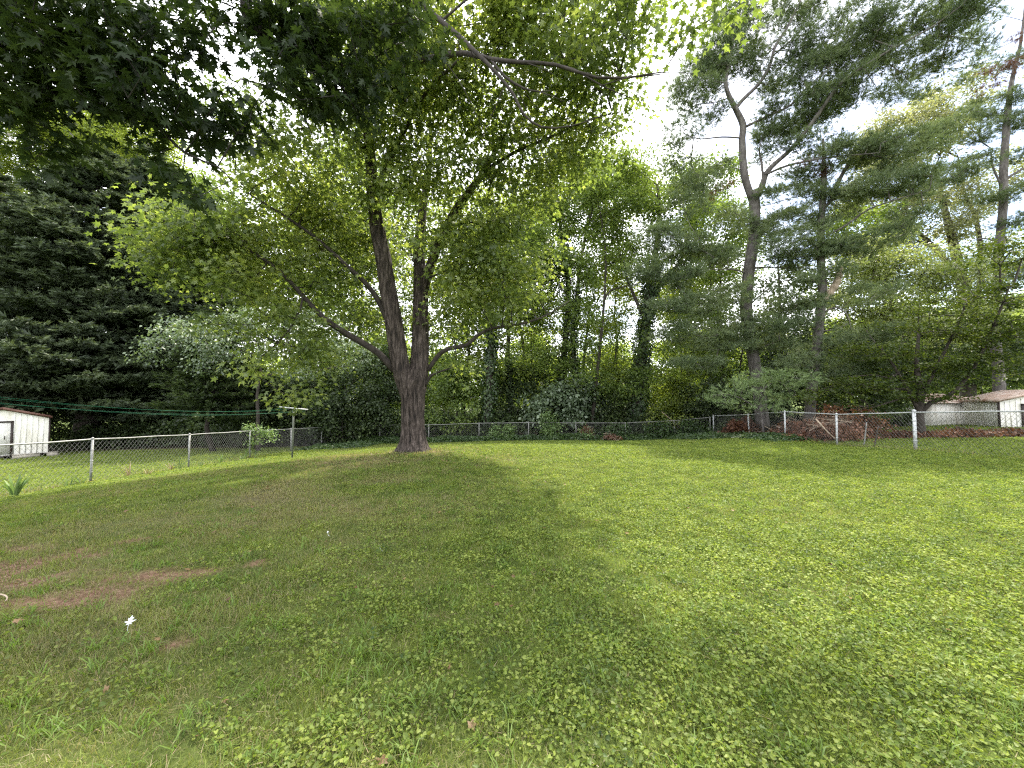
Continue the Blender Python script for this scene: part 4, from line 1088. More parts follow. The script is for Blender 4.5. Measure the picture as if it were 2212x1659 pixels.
pc1 = wpath([(2168, 390, 26), (2200, 370, 25.8), (2240, 350, 25.6)], [.12, .09, .05], .3)
pc2 = wpath([(2162, 400, 26), (2145, 360, 26), (2140, 320, 26)], [.08, .07, .03], .3)
pc3 = wpath([(2150, 520, 26), (2120, 515, 25.7), (2090, 525, 25.5)], [.06, .05, .02], .3)
rootC = pine('third pine at the right edge with sparse tufts and a reddish dying top', [pc0, pc1, pc2, pc3], [
    (2140, 230, 25.6, 1.3, 1, .45, 1.1), (2060, 270, 25, 1.3, 1, .35, 1.1), (2200, 260, 25.2, 1.2, 1, .5, 1.1), (2100, 300, 25, 1.0, .9, .3, 1), (2190, 420, 25, 1.0, .9, .3, .9), (2100, 350, 25.2, 1.1, .9, .3, 1.0), (2050, 380, 24.6, 1.3, 1, .35, 1.1),
    (2200, 480, 25, 1.0, .8, .4, 1.0), (2120, 430, 25.2, .9, .8, .3, .8), (2210, 330, 25, 1, .8, .4, .9), (2120, 60, 25.4, .9, .8, .5, .5), (2190, 130, 25.4, .9, .8, .5, .8), (2150, 110, 25.6, .6, .6, .4, .5), (2120, 570, 25.4, .9, .8, .3, .8), (2210, 590, 25, 1, .9, .4, 1),
    (2110, 160, 25.4, .8, .7, .35, .7)], 83)
drng = np.random.default_rng(9)


def dead_part(root, bl, n, seed):
    rg = np.random.default_rng(seed)
    g_ = Geo()
    cl = sample_blobs(blobs_px(bl), n, rg, .1)
    leaves(g_, cl, 14, .22, T_PINE, rg, rad=.26, flat=.9, droop=.8, jitter=1.2)
    return tag(g_.build('dead_needles', M['dead'], root), 'rust-red clump of dead needles')


dead_part(rootC, [(2140, 150, 25.3, .6, .4, .4), (2190, 140, 25.3, .6, .4, .5), (2150, 175, 25, .5, .3, .3), (2195, 80, 25.4, .4, .3, .5), (2115, 195, 25, .45, .3, .3)], 22, 1)
dead_part(rootB, [(1783, 362, 19.3, .45, .4, .35), (1750, 350, 19.2, .5, .3, .14)], 26, 2)
dead_part(bpy.data.objects['pine_tree'], [(1545, 415, 20.2, .3, .3, .3), (1565, 395, 20.3, .35, .3, .2)], 30, 3)
# low pale pine boughs in front of the first pine
lp = [wpath([(1650, 940, 19), (1645, 900, 19), (1640, 870, 18.9), (1650, 840, 18.7), (1690, 815, 18.4)], [.07, .06, .05, .04, .015], .2),
      wpath([(1645, 890, 19), (1600, 860, 18.8), (1560, 850, 18.6)], [.045, .035, .015], .2)]
pine('low young pine with pale lit plumes of needles between the two pine trunks', lp, [
    (1640, 815, 18.5, 1.2, .9, .35, 1.2), (1700, 820, 18.2, .9, .8, .3, 1.3), (1600, 840, 18.6, 1.0, .8, .3, 1.1), (1560, 860, 18.6, .9, .7, .3, 1.0), (1680, 860, 18.4, 1.1, .8, .3, 1.0), (1725, 845, 18.2, .6, .6, .3, 1.1), (1640, 880, 18.6, 1.0, .8, .25, .7)],
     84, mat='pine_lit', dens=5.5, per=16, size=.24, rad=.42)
print('pines', time.time() - T0)

# ------------------------------------------------------------------ fences


def fence(label, posts, h, name='chain_link_fence', post_mat='galv', wire_r=.0030, pitch=.115, rail=True, post_r=.03, rail_r=.021, group='chain link fences', term=()):
    """posts: list of (x, y)"""
    posts = [V(a, b_) for a, b_ in posts]
    zb = np.array([G(*p) for p in posts])
    root = thing(name, (posts[0][0], posts[0][1], zb[0]), label, 'fence', group)
    s = np.concatenate([[0], np.cumsum([np.linalg.norm(posts[i + 1] - posts[i]) for i in range(len(posts) - 1)])])
    PX, PY = np.array([p[0] for p in posts]), np.array([p[1] for p in posts])

    def at(ss, t):
        x, y = np.interp(ss, s, PX), np.interp(ss, s, PY)
        zz = np.interp(ss, s, zb)
        return np.stack([x, y, zz + .03 + t * (h - .06)], -1)
    rg = np.random.default_rng(int(abs(PX[0]) * 100))
    for i, p in enumerate(posts):
        gg = Geo()
        r = post_r * (1.35 if i in term else 1)
        hh = h + (.05 if i in term else .015)
        lean = rg.normal(0, .012, 2)
        b0 = V(p[0], p[1], zb[i] - .1)
        tube(gg, [b0, b0 + V(lean[0] * .5, lean[1] * .5, .6), b0 + V(lean[0], lean[1], hh + .1)], r, 12)
        top = b0 + V(lean[0], lean[1], hh + .1)
        tube(gg, [top, top + V(0, 0, .02), top + V(0, 0, .045)], [r * 1.25, r * 1.2, r * .4], 12)
        for zz in (.25, .5, .75):                               # tie bands
            q_ = b0 + V(lean[0] * zz, lean[1] * zz, hh * zz + .1)
            tube(gg, [q_, q_ + V(0, 0, .02)], r * 1.18, 12)
        gg.build('post', M[post_mat], root, smooth=False)
    if rail:
        gg = Geo()
        q_ = at(np.concatenate([np.linspace(s[i], s[i + 1], 7)[:-1] for i in range(len(s) - 1)] + [[s[-1]]]), 1.0)
        q_[:, 2] += .03 + .006 * np.sin(np.arange(len(q_)) * 1.7)
        tube(gg, q_, rail_r, 8)
        gg.build('top_rail', M[post_mat], root, smooth=True)
    gg = Geo()
    Lh = h
    n = int((s[-1] + Lh) / pitch)
    tt = np.linspace(0, 1, 7)
    for sg_ in (1, -1):
        for k in range(n):
            s0 = k * pitch - (Lh if sg_ == 1 else 0)
            ss = s0 + sg_ * tt * Lh * .8 + (0 if sg_ == 1 else 0)
            ok = (ss >= 0) & (ss <= s[-1])
            if ok.sum() < 2: continue
            q_ = at(ss[ok], tt[ok])
            tube(gg, q_, wire_r, 3, cap=False)
    tube(gg, at(np.linspace(0, s[-1], 60), np.full(60, .01)), wire_r * 1.3, 3, cap=False)
    gg.build('wire_mesh', M['wire'], root)
    return root


fence('left chain link fence running down beside the neighbouring lawn', [(-11.5, y) for y in (4.2, 7.4, 10.57, 13.75, 16.95, 20.1, 23.3, 24.6)], 1.2, term=(7,), post_mat='galv_mid', post_r=.028, rail_r=.02)
fence('back chain link fence half buried in ivy and brush', [((px - 1106) / FPX * 24.5, 24.6) for px in (716, 820, 925, 1034, 1141, 1244, 1350, 1456)] + [(12.4, 24.2)], 1.12, post_mat='galv_dull')
fence('right chain link fence with pale silver posts and top rail', [(12.5, y) for y in (6.4, 9.2, 12.0, 14.9, 17.7, 20.4, 24.0)], 1.2, term=(2,), post_r=.034, wire_r=.0034)
q1, q2 = P(180, 905, 33), P(560, 905, 33)
fence('far neighbouring chain link fence in deep shade under the spruces', [(x, 29.5) for x in np.linspace(-30, -13.5, 7)], 1.3, post_mat='galv_dull', group='chain link fences', pitch=.12)
# loose gate frame in it
gq = V(-21.6, 29.0, G(-21.6, 29.0))
gt = thing('fence_gate', gq, 'closed pipe-framed chain link gate in front of the far shaded fence', 'gate')
gg = Geo()
for a, b_ in (((0, 0, .1), (0, 0, 1.35)), ((1.1, 0, .1), (1.1, 0, 1.35)), ((0, 0, 1.35), (1.1, 0, 1.35)), ((0, 0, .1), (1.1, 0, .1))):
    tube(gg, [gq + V(*a), gq + V(*b_)], .024, 8)
gg.build('gate_frame', M['galv_dull'], gt)
gg = Geo()
for k in range(-12, 14):
    for sg_ in (1, -1):
        t = np.linspace(0, 1, 12); xx = k * .1 + (t * 1.2 if sg_ == 1 else -t * 1.2) + (0 if sg_ == 1 else 1.1)
        ok = (xx >= 0) & (xx <= 1.1)
        if ok.sum() > 1: tube(gg, gq + np.stack([xx[ok], np.zeros(ok.sum()), .12 + t[ok] * 1.2], 1), .002, 3, cap=False)
gg.build('wire_mesh', M['wire'], gt)

# clothes pole + lines
cp = P(631, 991, 15); cp[2] = G(cp[0], cp[1])
top = P(634, 884, 15)
cr = thing('clothesline_pole', cp, 'thin grey T-shaped clothesline pole standing by the left fence', 'clothesline pole')
gg = Geo(); tube(gg, [cp - V(0, 0, .1), (cp + top) / 2 + V(.01, 0, 0), top], .032, 10); gg.build('pole', M['pole'], cr, smooth=True)
ca, cb = P(603, 879, 15.1), P(665, 885, 14.9)
gg = Geo(); tube(gg, [ca, cb], .022, 8); gg.build('crossarm', M['galv'], cr, smooth=True)
gg = Geo()
for t in (.06, .35, .65, .94):
    q_ = ca + (cb - ca) * t
    gg = Geo(); tube(gg, [q_ + V(0, 0, .02), q_ + V(0, -.01, -.05), q_ + V(0, -.03, -.06)], .006, 5)
    gg.build('line_hook', M['galv_dull'], cr)
cl_ = thing('clothesline', (ca + cb) / 2, 'green plastic clothesline cords sagging from the pole to the left edge', 'clothesline')
for t, e, sg_ in ((.06, P(-60, 851, 6.6), .20), (.35, P(-60, 856, 6.9), .17), (.65, P(-60, 864, 7.2), .24), (.94, P(-60, 867, 7.5), .19)):
    a_ = ca + (cb - ca) * t - V(0, .01, .055)
    u = np.linspace(0, 1, 24)[:, None]
    pts = a_ * (1 - u) + e * u - V(0, 0, 1) * (sg_ * 4 * u * (1 - u))
    gg = Geo(); tube(gg, pts, .0023, 5, cap=False); gg.build('cord', M['line'], cl_)

# ------------------------------------------------------------------ sheds


def shed(label, x0, x1, yf, yb, zb, eave, ridge, roofmat, door, seam=.2, group='metal garden sheds', open_door=False, turn=0.0):
    """ribbed metal shed whose gable end faces -Y"""
    root = thing('garden_shed', (x1 if turn > 0 else x0, yf, zb), label, 'shed', group)
    root.rotation_euler.z = turn
    xm = (x0 + x1) / 2
    gg = Geo()
    # front and back gables, sides
    for y, sgn in ((yf, -1), (yb, 1)):
        gg.add([(x0, y, zb), (x1, y, zb), (x1, y, zb + eave), (xm, y, zb + ridge), (x0, y, zb + eave)], [[0, 1, 2, 3, 4]])
    for x in (x0, x1):
        gg.add([(x, yf, zb), (x, yb, zb), (x, yb, zb + eave), (x, yf, zb + eave)], [[0, 1, 2, 3]])
    # ribs
    for x in np.arange(x0 + seam, x1 - .05, seam):
        if door[0] - .05 < x < door[1] + .05: continue
        hh = zb + eave + (ridge - eave) * (1 - abs(x - xm) / (xm - x0)) - .06
        box(gg, (x - .018, yf - .022, zb + .03), (x + .018, yf - .002, hh))
    for y in np.arange(yf + seam, yb, seam):
        for x, s_ in ((x0, -1), (x1, 1)):
            box(gg, (min(x, x + s_ * .022), y - .018, zb + .03), (max(x, x + s_ * .022), y + .018, zb + eave - .03))
    gg.build('wall', M['white_metal'], root)
    gg = Geo()
    ov = .12
    for s_ in (-1, 1):
        xe = xm + s_ * (xm - x0 + ov)
        ze = zb + eave - (ridge - eave) * ov / (xm - x0)
        gg.add([(xm, yf - ov, zb + ridge + .02), (xe, yf - ov, ze + .02), (xe, yb + ov, ze + .02), (xm, yb + ov, zb + ridge + .02),
                (xm, yf - ov, zb + ridge + .15), (xe, yf - ov, ze + .15), (xe, yb + ov, ze + .15), (xm, yb + ov, zb + ridge + .15)],
               [[0, 1, 2, 3], [7, 6, 5, 4], [0, 4, 5, 1], [1, 5, 6, 2], [2, 6, 7, 3], [3, 7, 4, 0]])
        for k in np.linspace(.08, .95, 9):
            a_ = V(xm + (xe - xm) * k, 0, zb + ridge + (ze - zb - ridge) * k)
            tube(gg, [a_ + V(0, yf - ov, .155), a_ + V(0, yb + ov, .155)], .014, 4)
    gg.build('roof', M[roofmat], root)
    gg = Geo()
    d0, d1 = door[0], door[1]
    box(gg, (d0, yf - .05, zb + .08), (d1, yf - .026, zb + eave - .18))
    for x in np.arange(d0 + .25, d1 - .1, .28):
        box(gg, (x - .02, yf - .066, zb + .12), (x + .02, yf - .051, zb + eave - .22))
    dr = gg.build('door', M['doorway_dark'] if open_door else M['white_metal'], root)  # an open doorway is a solid panel coloured dark in place of shaded depth
    gg = Geo(); box(gg, (d1 - .2, yf - .1, zb + .9), (d1 - .17, yf - .067, zb + 1.08)); gg.build('handle', M['brown_trim'], dr)
    gg = Geo()
    box(gg, (d0 - .1, yf - .075, zb + eave - .178), (d1 + .1, yf - .024, zb + eave - .1))
    box(gg, (d1 + .003, yf - .07, zb + .02), (d1 + .09, yf - .024, zb + eave - .18))
    box(gg, (d0 - .09, yf - .07, zb + .02), (d0 - .003, yf - .024, zb + eave - .18))
    box(gg, (x0 - .02, yf - .06, zb - .05), (x1 + .02, yf - .024, zb + .018))
    box(gg, (x1 + .003, yf - .04, zb), (x1 + .06, yf + .06, zb + eave))
    box(gg, (x0 - .06, yf - .04, zb), (x0 - .003, yf + .06, zb + eave))
    gg.build('trim', M['brown_trim'], root)
    return root


sq = P(103, 978, 22)
zs = sq[2]
shed('white ribbed metal shed with brown roof and dark door frame at the far left', sq[0] - 3.2, sq[0], 22, 25.0, zs, P(103, 903, 22)[2] - zs, P(103, 903, 22)[2] - zs + .5, 'shed_roof', (sq[0] - 2.75, sq[0] - 1.32), turn=math.radians(53))
for i, (dx, dy, rz, lb) in enumerate(((-.15, -.85, .3, 'pale concrete block under the shed front, the longer one'), (.42, -.1, .4, 'dark concrete block lying right of the left shed corner'))):
    gg = Geo()
    w = .95 if i == 0 else .4
    o_ = (sq[0] + dx, 22 + dy, G(sq[0] + dx, 22 + dy) + .02)
    rz += .6 if i == 0 else 0
    box(gg, (-w / 2, -.1, 0), (w / 2, .1, .2), rz, o_)
    box(gg, (-w / 2 - .01, -.11, .2), (w / 2 + .01, .11, .24), rz, o_)
    tag(gg.build('concrete_block', M['block']), lb, 'concrete block', 'blocks by the left shed')
rq = P(2162, 926, 20.5)
zr = rq[2]
shed('white metal shed with rusty roof and open dark doorway at the far right', rq[0], rq[0] + 3.4, 20.5, 23.6, zr, P(2162, 868, 20.5)[2] - zr, P(2162, 868, 20.5)[2] - zr + .5, 'rust_roof', (rq[0] + .85, rq[0] + 2.5), open_door=True, turn=math.radians(-25))
# low white building behind it to the left
bq0, bq1 = P(2015, 925, 23.5), P(2150, 925, 23.5)
root = thing('outbuilding', ((bq0[0] + bq1[0]) / 2, 24.8, zr), 'long low white outbuilding with leaf-strewn rusty roof left of the right shed', 'outbuilding')
zt = P(2080, 871, 23.5)[2]
gg = Geo(); box(gg, (bq0[0], 23.5, zr - .3), (bq1[0], 26.3, zt))
for x in np.arange(bq0[0] + .25, bq1[0], .3): box(gg, (x - .015, 23.48, zr - .2), (x + .015, 23.499, zt - .02))
gg.build('wall', M['white_metal'], root)
gg = Geo()
gg.add([(bq0[0] - .15, 23.3, zt + .003), (bq1[0] + .15, 23.3, zt + .003), (bq1[0] + .15, 26.5, zt + .55), (bq0[0] - .15, 26.5, zt + .55), (bq0[0] - .15, 23.3, zt + .07), (bq1[0] + .15, 23.3, zt + .07), (bq1[0] + .15, 26.5, zt + .62), (bq0[0] - .15, 26.5, zt + .62)],
       [[3, 2, 1, 0], [4, 5, 6, 7], [0, 1, 5, 4], [1, 2, 6, 5], [2, 3, 7, 6], [3, 0, 4, 7]])
gg.build('roof', M['rust_roof'], root)
gg = Geo(); rg = np.random.default_rng(3); n = 500
px_, t_ = rg.uniform(bq0[0], bq1[0], n), rg.uniform(0, .8, n)
scatter(gg, T_LEAF, np.stack([px_, 23.3 + 3.2 * t_, zt + .08 + .55 * t_], 1), rdir(n, rg) * V(1, 1, .2), norm(V(0, 0, 1) + rg.normal(0, .3, (n, 3))), .13)
tag(gg.build('roof_litter', M['dead'], root), kind='stuff')

# ------------------------------------------------------------------ undergrowth, ivy, brush


def ground_cover(name, label, cat, areas, mat, tpl, size, seed, kind='stuff', zmax=None):
    """areas: (x0,x1,y0,y1,height,count) strips with uneven tops"""
    rg = np.random.default_rng(seed)
    g_ = Geo()
    for x0, x1, y0, y1, h, n in areas:
        x, y = rg.uniform(x0, x1, n), rg.uniform(y0, y1, n)
        hh = h * (.25 + 1.3 * fbm2(x, y, .9, seed, 3))
        e = np.minimum(np.minimum(x - x0, x1 - x), np.minimum(y - y0, y1 - y)) / (.12 * min(x1 - x0, y1 - y0) + .3)
        hh *= np.clip(.35 + e, .2, 1)
        z_ = gz(x, y) + hh * rg.uniform(0, 1, n) ** .6
        scatter(g_, tpl, np.stack([x, y, z_], 1), norm(rdir(n, rg) * V(1, 1, .5) + V(0, -.2, -.4)), norm(V(0, -.3, 1) + rg.normal(0, .5, (n, 3))), size * rg.uniform(.6, 1.3, n))
    return tag(g_.build(name, M[mat]), label, cat, kind=kind)


ground_cover('ivy_ground_cover', 'dark ivy growing along the foot of the back fence', 'ivy', [(-11.4, 12.4, 23.3, 25.2, .42, 30000), (-11.6, -8.0, 20.5, 24.2, .3, 4200), (9.2, 12.6, 19.2, 24.4, .35, 8000), (10.8, 12.8, 16.2, 19.6, .25, 4500)],
             'ivy', T_OVAL, .10, 61)
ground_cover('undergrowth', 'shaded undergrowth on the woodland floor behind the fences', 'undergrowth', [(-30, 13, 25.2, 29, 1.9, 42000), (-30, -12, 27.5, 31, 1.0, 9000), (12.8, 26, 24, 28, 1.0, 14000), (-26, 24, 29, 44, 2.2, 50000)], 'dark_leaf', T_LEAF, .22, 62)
for i, (px, py, d, rx, rz, mt, lb) in enumerate((
        (1085, 935, 24.2, .9, .55, 'ivy_green', 'pale leafy weed clump climbing the back fence nearest the maple'),
        (1190, 925, 24.2, .9, .5, 'ivy_green', 'green vine heap on the back fence at its middle'),
        (1260, 940, 24.1, .7, .5, 'ivy_green', 'bright leafy weed clump in the middle of the back fence'),
        (1330, 930, 24.1, .9, .55, 'ivy', 'dark vine heap on the back fence below the thick ivy trunk'),
        (1420, 930, 24.0, 1.2, .65, 'ivy', 'wide dark vine heap at the back fence right of the thick ivy trunk'),
        (1500, 925, 23.8, 1.1, .7, 'ivy', 'dark vine heap filling the back right fence corner'),
        (1180, 905, 24.5, .5, .45, 'ivy_green', 'vine tuft growing over the top rail of the back fence'))):
    q_ = P(px, py, d)
    tree('vine_clump', lb, 'vine', [bpath(q_[0], q_[1], .5, .02, seed=i)], [tuple(q_) + (rx, .45, rz)], mt, T_OVAL, dens=24, per=30, size=.12, rad=.32, flat=.9, seed=400 + i, group='vines along the back fence', tip_r=.003, droop=.5, seg=.25, sides=4)
# straggling vine on a left fence post
q_ = P(548, 925, 17)
tree('vine_clump', 'pale tangled vine heaped over a left fence post', 'vine', [bpath(q_[0] + .1, 17.0, 1.2, .03, seed=5)], [(q_[0] + .15, 17, q_[2], .75, .3, .16, 1.3), (q_[0] + .5, 17.2, q_[2] - .5, .6, .3, .45, .8), (q_[0] + .1, 16.9, q_[2] - .6, .25, .2, .5, 1)], 'ivy_green', T_OVAL,
     dens=60, per=24, size=.085, rad=.2, flat=.9, seed=410, tip_r=.003, seg=.25, sides=4)


def twig_heap(name, label, cat, centers, n, length, mat_w, leaf_n, seed, kind=None, lmat='dead', size=.13, r=.008):
    rg = np.random.default_rng(seed)
    c0 = centers[0]
    root = thing(name, (c0[0], c0[1], G(c0[0], c0[1])), label, cat)
    wg, lv_ = Geo(), Geo()
    for (x, y, rx, ry, h) in centers:
        for _ in range(n):
            a_ = V(x + rg.normal(0, rx * .5), y + rg.normal(0, ry * .5), 0)
            a_[2] = G(a_[0], a_[1]) + rg.uniform(0, h) * math.exp(-((a_[0] - x) / rx) ** 2)
            d_ = norm(V(rg.normal(0, 1), rg.normal(0, .5), rg.normal(0, .28)))
            L_ = length * rg.uniform(.4, 1)
            pts = a_ + np.outer(np.linspace(-.5, .5, 4), d_) * L_ + rg.normal(0, .03, (4, 3))
            tube(wg, pts, np.linspace(r, r * .3, 4) * rg.uniform(.6, 1.6), 4, cap=False)
        m_ = leaf_n
        xx, yy = x + rg.normal(0, rx * .6, m_), y + rg.normal(0, ry * .6, m_)
        zz = gz(xx, yy) + rg.uniform(0, 1, m_) * h * (.3 + fbm2(xx, yy, 1.5, seed)) * np.exp(-((xx - x) / rx / 1.3) ** 2)
        scatter(lv_, T_LEAF, np.stack([xx, yy, zz], 1), norm(rdir(m_, rg) + V(0, 0, -.3)), rdir(m_, rg), size * rg.uniform(.5, 1.3, m_))
    wg.build('twig_mass', M[mat_w], root)
    lv_.build('dead_leaves', M[lmat], root)['kind'] = 'stuff'
    return root


twig_heap('brush_pile', 'heap of rust-brown cut branches behind the right fence, left of the pale post', 'brush pile', [(13.6, 16.6, 1.1, .8, .95), (13.4, 18.3, .9, .7, .85), (14.9, 17.8, 1.2, .7, 1.0)], 70, 1.5, 'dead_wood', 2600, 1)
twig_heap('brush_pile', 'long low strip of brown brush lying in front of the right shed', 'brush pile', [(17.5, 17.0, 1.3, .5, .35), (19.5, 16.8, 1.4, .5, .38), (21.5, 16.6, 1.3, .5, .35), (23.3, 16.3, 1.3, .5, .35)], 60, 1.4, 'dark_bark', 1900, 2)
twig_heap('brush_pile', 'reddish dead bush hanging on the back right fence corner', 'dead bush', [(11.9, 20.6, .5, .4, 1.35), (12.8, 21.0, .5, .4, 1.3)], 34, .9, 'dark_bark', 1300, 3)
twig_heap('brush_pile', 'small reddish dry tangle at the middle of the back fence', 'dead bush', [(7.6 - 1.6, 23.6, .6, .35, .5), (4.6, 24.1, .5, .3, .9)], 34, .8, 'dead_wood', 480, 4)
twig_heap('brush_pile', 'tall brown dead brush standing between the second pine and the layered tree', 'dead bush', [(16.3, 19.5, 1.0, .5, 1.9), (17.6, 19.3, .9, .5, 1.6)], 60, 1.4, 'dark_bark', 1900, 5)


def stick(name, label, cat, pts, rad, mat, group=None, sides=7):
    gg_ = Geo(); p_, r_ = smooth_path(pts, rad, .12); tube(gg_, p_, r_, sides)
    return tag(gg_.build(name, M[mat], smooth=True), label, cat, group)


stick('wooden_stake', 'taller upright grey stake behind the right fence, left of the second one', 'stake', [P(1866, 965, 14.2), P(1869, 940, 14.2), P(1872, 912, 14.2)], [.022, .022, .018], 'galv_dull', 'stakes by the right fence')
stick('wooden_stake', 'slightly leaning forked stake nearer the pale corner post', 'stake', [P(1888, 968, 13.8), P(1893, 945, 13.8), P(1897, 921, 13.8)], [.02, .02, .016], 'dark_bark', 'stakes by the right fence')
stick('fallen_branch', 'bare pale branch arching down through the brush to the fence foot', 'branch', [P(1762, 905, 15.6), P(1780, 925, 15.4), P(1795, 940, 15.3), P(1808, 951, 15.2)], [.03, .028, .022, .012], 'dead_wood')
stick('fallen_branch', 'thin grey-brown log lying on the ground behind the right fence', 'branch', [P(1848, 930, 17.5), P(1880, 934, 17.3), P(1915, 941, 17.1)], [.03, .03, .02], 'limb')
stick('fallen_branch', 'bare leaning stick at the right of the thick ivy trunk', 'branch', [P(1430, 890, 24.9), P(1448, 905, 24.9), P(1470, 925, 24.9)], [.02, .018, .012], 'dead_wood')
stick('fallen_twig', 'pale curved twig on bare soil at the left edge of the lawn', 'twig', [P(-8, 1283, 3.05), P(8, 1285, 3.03), P(16, 1291, 3.0), P(12, 1298, 2.97)], [.006, .006, .005, .004], 'dead_wood')
print('brush', time.time() - T0)

# spiky plant by the left fence, weeds along it


def blade_plant(name, label, cat, x, y, n, L_, w, mat, seed, spread=.5, group=None, sink=0.02):
    rg = np.random.default_rng(seed)
    z0_ = G(x, y)
    gg_ = Geo()
    for i in range(n):
        a_ = rg.uniform(0, 2 * math.pi)
        o_ = V(math.cos(a_), math.sin(a_), 0)
        s_ = V(-o_[1], o_[0], 0)
        l_ = L_ * rg.uniform(.6, 1.1)
        tt = np.linspace(0, 1, 6)
        sp_ = spread * rg.uniform(.3, 1.2)
        c_ = V(x, y, z0_ - sink) + o_ * .04 + o_ * (sp_ * l_ * tt ** 1.7)[:, None] + V(0, 0, 1) * (l_ * (tt - .35 * sp_ * tt ** 2.5))[:, None]
        ww = w * np.sin(np.pi * (.18 + .82 * tt)) ** .8 + 1e-4
        v_ = np.stack([c_ - s_ * ww[:, None], c_ + V(0, 0, -.3) * ww[:, None] + o_ * ww[:, None] * .3, c_ + s_ * ww[:, None]], 1).reshape(-1, 3)
        k_ = np.arange(5)[:, None] * 3
        f_ = np.concatenate([k_ + np.array([0, 1, 4, 3]), k_ + np.array([1, 2, 5, 4])])
        gg_.add(v_, f_)
    return tag(gg_.build(name, M[mat]), label, cat, group)


q_ = P(32, 1068, 8.6)
blade_plant('iris_plant', 'spiky green iris clump at the left edge by the fence', 'plant', q_[0], q_[1], 17, .58, .032, 'ivy_green', 1, .42)
WD = [(170, 1058, 'thin grass weed left of the first fence post', 9.8), (192, 1050, 'tall weed against the first fence post', 10.3), (262, 1030, 'brown weed tuft between the first two fence posts', 11.6), (282, 1028, 'wider dry tuft beside the brown one at the fence foot', 11.9),
      (350, 1018, 'pale flattened weed patch near the second fence post', 13.0), (372, 1014, 'upright green weed just left of the second fence post', 13.3), (430, 1005, 'small yellow-green sapling right of the second fence post', 13.9),
      (470, 992, 'low weed midway to the vine-covered post', 15.2), (525, 985, 'leafy weed at the foot of the vine-covered post', 16.6), (585, 985, 'small weed just left of the clothes pole foot', 16)]
for i, (px, py, lb, d) in enumerate(WD):
    x = -11.45 + .25 * (i % 3 == 0)
    blade_plant('weed_tuft', lb, 'weed', x, d, 12 if i != 5 else 9, .32 + .12 * (i % 3), .010, 'straw' if i in (2, 3, 4) else 'ivy_green', 20 + i, .75, 'weeds along the left fence')

# white upturned leaves on the lawn
for i, (px, py, d, sz, lb) in enumerate(((278, 1348, 2.75, .044, 'large white upturned maple leaf on the grass at lower left'), (708, 1150, 4.55, .016, 'small white leaf on the lawn right of the pale dry patch'),
                                         (820, 1180, 4.3, .013, 'tiny white leaf on the lawn furthest right of the three'))):
    w_ = RC @ V((px - 1106) / FPX, (829.5 - py) / FPX, -1)
    q_ = V(0, 0, EYE) + w_ * ((.05 - EYE) / w_[2])
    gg = Geo()
    up_ = norm(V(.1, -.55, .8))
    scatter(gg, T_MAPLE, q_[None], V(-.2, .5, .5)[None], up_[None], sz * 1.25)
    v0, f0 = gg.v[0], gg.f[0]
    gg.add(v0 - up_ * .0015, f0[:, ::-1])
    tube(gg, [q_, q_ - V(-.02, .03, .02), q_ - V(-.05, .05, .03)], .0012, 4)
    tag(gg.build('fallen_leaf', M['white_leaf']), lb, 'leaf', 'white leaves on the lawn')

# ------------------------------------------------------------------ lawn plants
grng = np.random.default_rng(99)


def visible(n_per, d0, d1, side=1.42):
    """random points of the ground between two distances ahead, n_per per square metre"""
    A = side * (d1 ** 2 - d0 ** 2) + 1.2 * (d1 - d0)
    n = int(n_per * A)
    d = np.sqrt(grng.uniform(d0 ** 2, d1 ** 2, n))
    x = grng.uniform(-1, 1, n) * (side * d + .6)
    return x, d


def inside(x, y):
    return (x > -11.4) | (y < 3)


BL = (np.array([(-.5, 0, 0), (.5, 0, 0), (.42, .5, .03), (-.42, .5, .03), (0, 1, -.02)], float))


def blades(g_, x, y, L_, w, lean, dry=None, z0_=None, seg3=True):
    n = len(x)
    z_ = gz(x, y) - .005 if z0_ is None else z0_
    a_ = grng.uniform(0, 2 * math.pi, n)
    o_ = np.stack([np.cos(a_), np.sin(a_), np.zeros(n)], 1)
    b_ = grng.uniform(0, 2 * math.pi, n)
    s_ = np.stack([np.cos(b_), np.sin(b_), np.zeros(n)], 1)
    base = np.stack([x, y, z_], 1)
    le = (lean * grng.uniform(.2, 1.2, n))[:, None]
    L_ = np.broadcast_to(L_, (n,))[:, None]; w = np.broadcast_to(w, (n,))[:, None]
    up_ = V(0, 0, 1)
    mid = base + o_ * le * L_ * .35 + up_ * L_ * .55
    tip = base + o_ * le * L_ * .95 + up_ * L_ * np.clip(.95 - .45 * le, .15, 1)
    v_ = np.stack([base - s_ * w, base + s_ * w, mid + s_ * w * .75, mid - s_ * w * .75, tip], 1).reshape(-1, 3)
    k_ = np.arange(n)[:, None] * 5
    dd = np.zeros(n) if dry is None else dry
    off = g_.n
    g_.add(v_, k_ + np.array([[0, 1, 2, 3]]), dry=np.repeat(dd, 5))
    g_.f.append(off + k_ + np.array([[3, 2, 4]]))


def bare(x, y):
    return soil_mask(x, y)


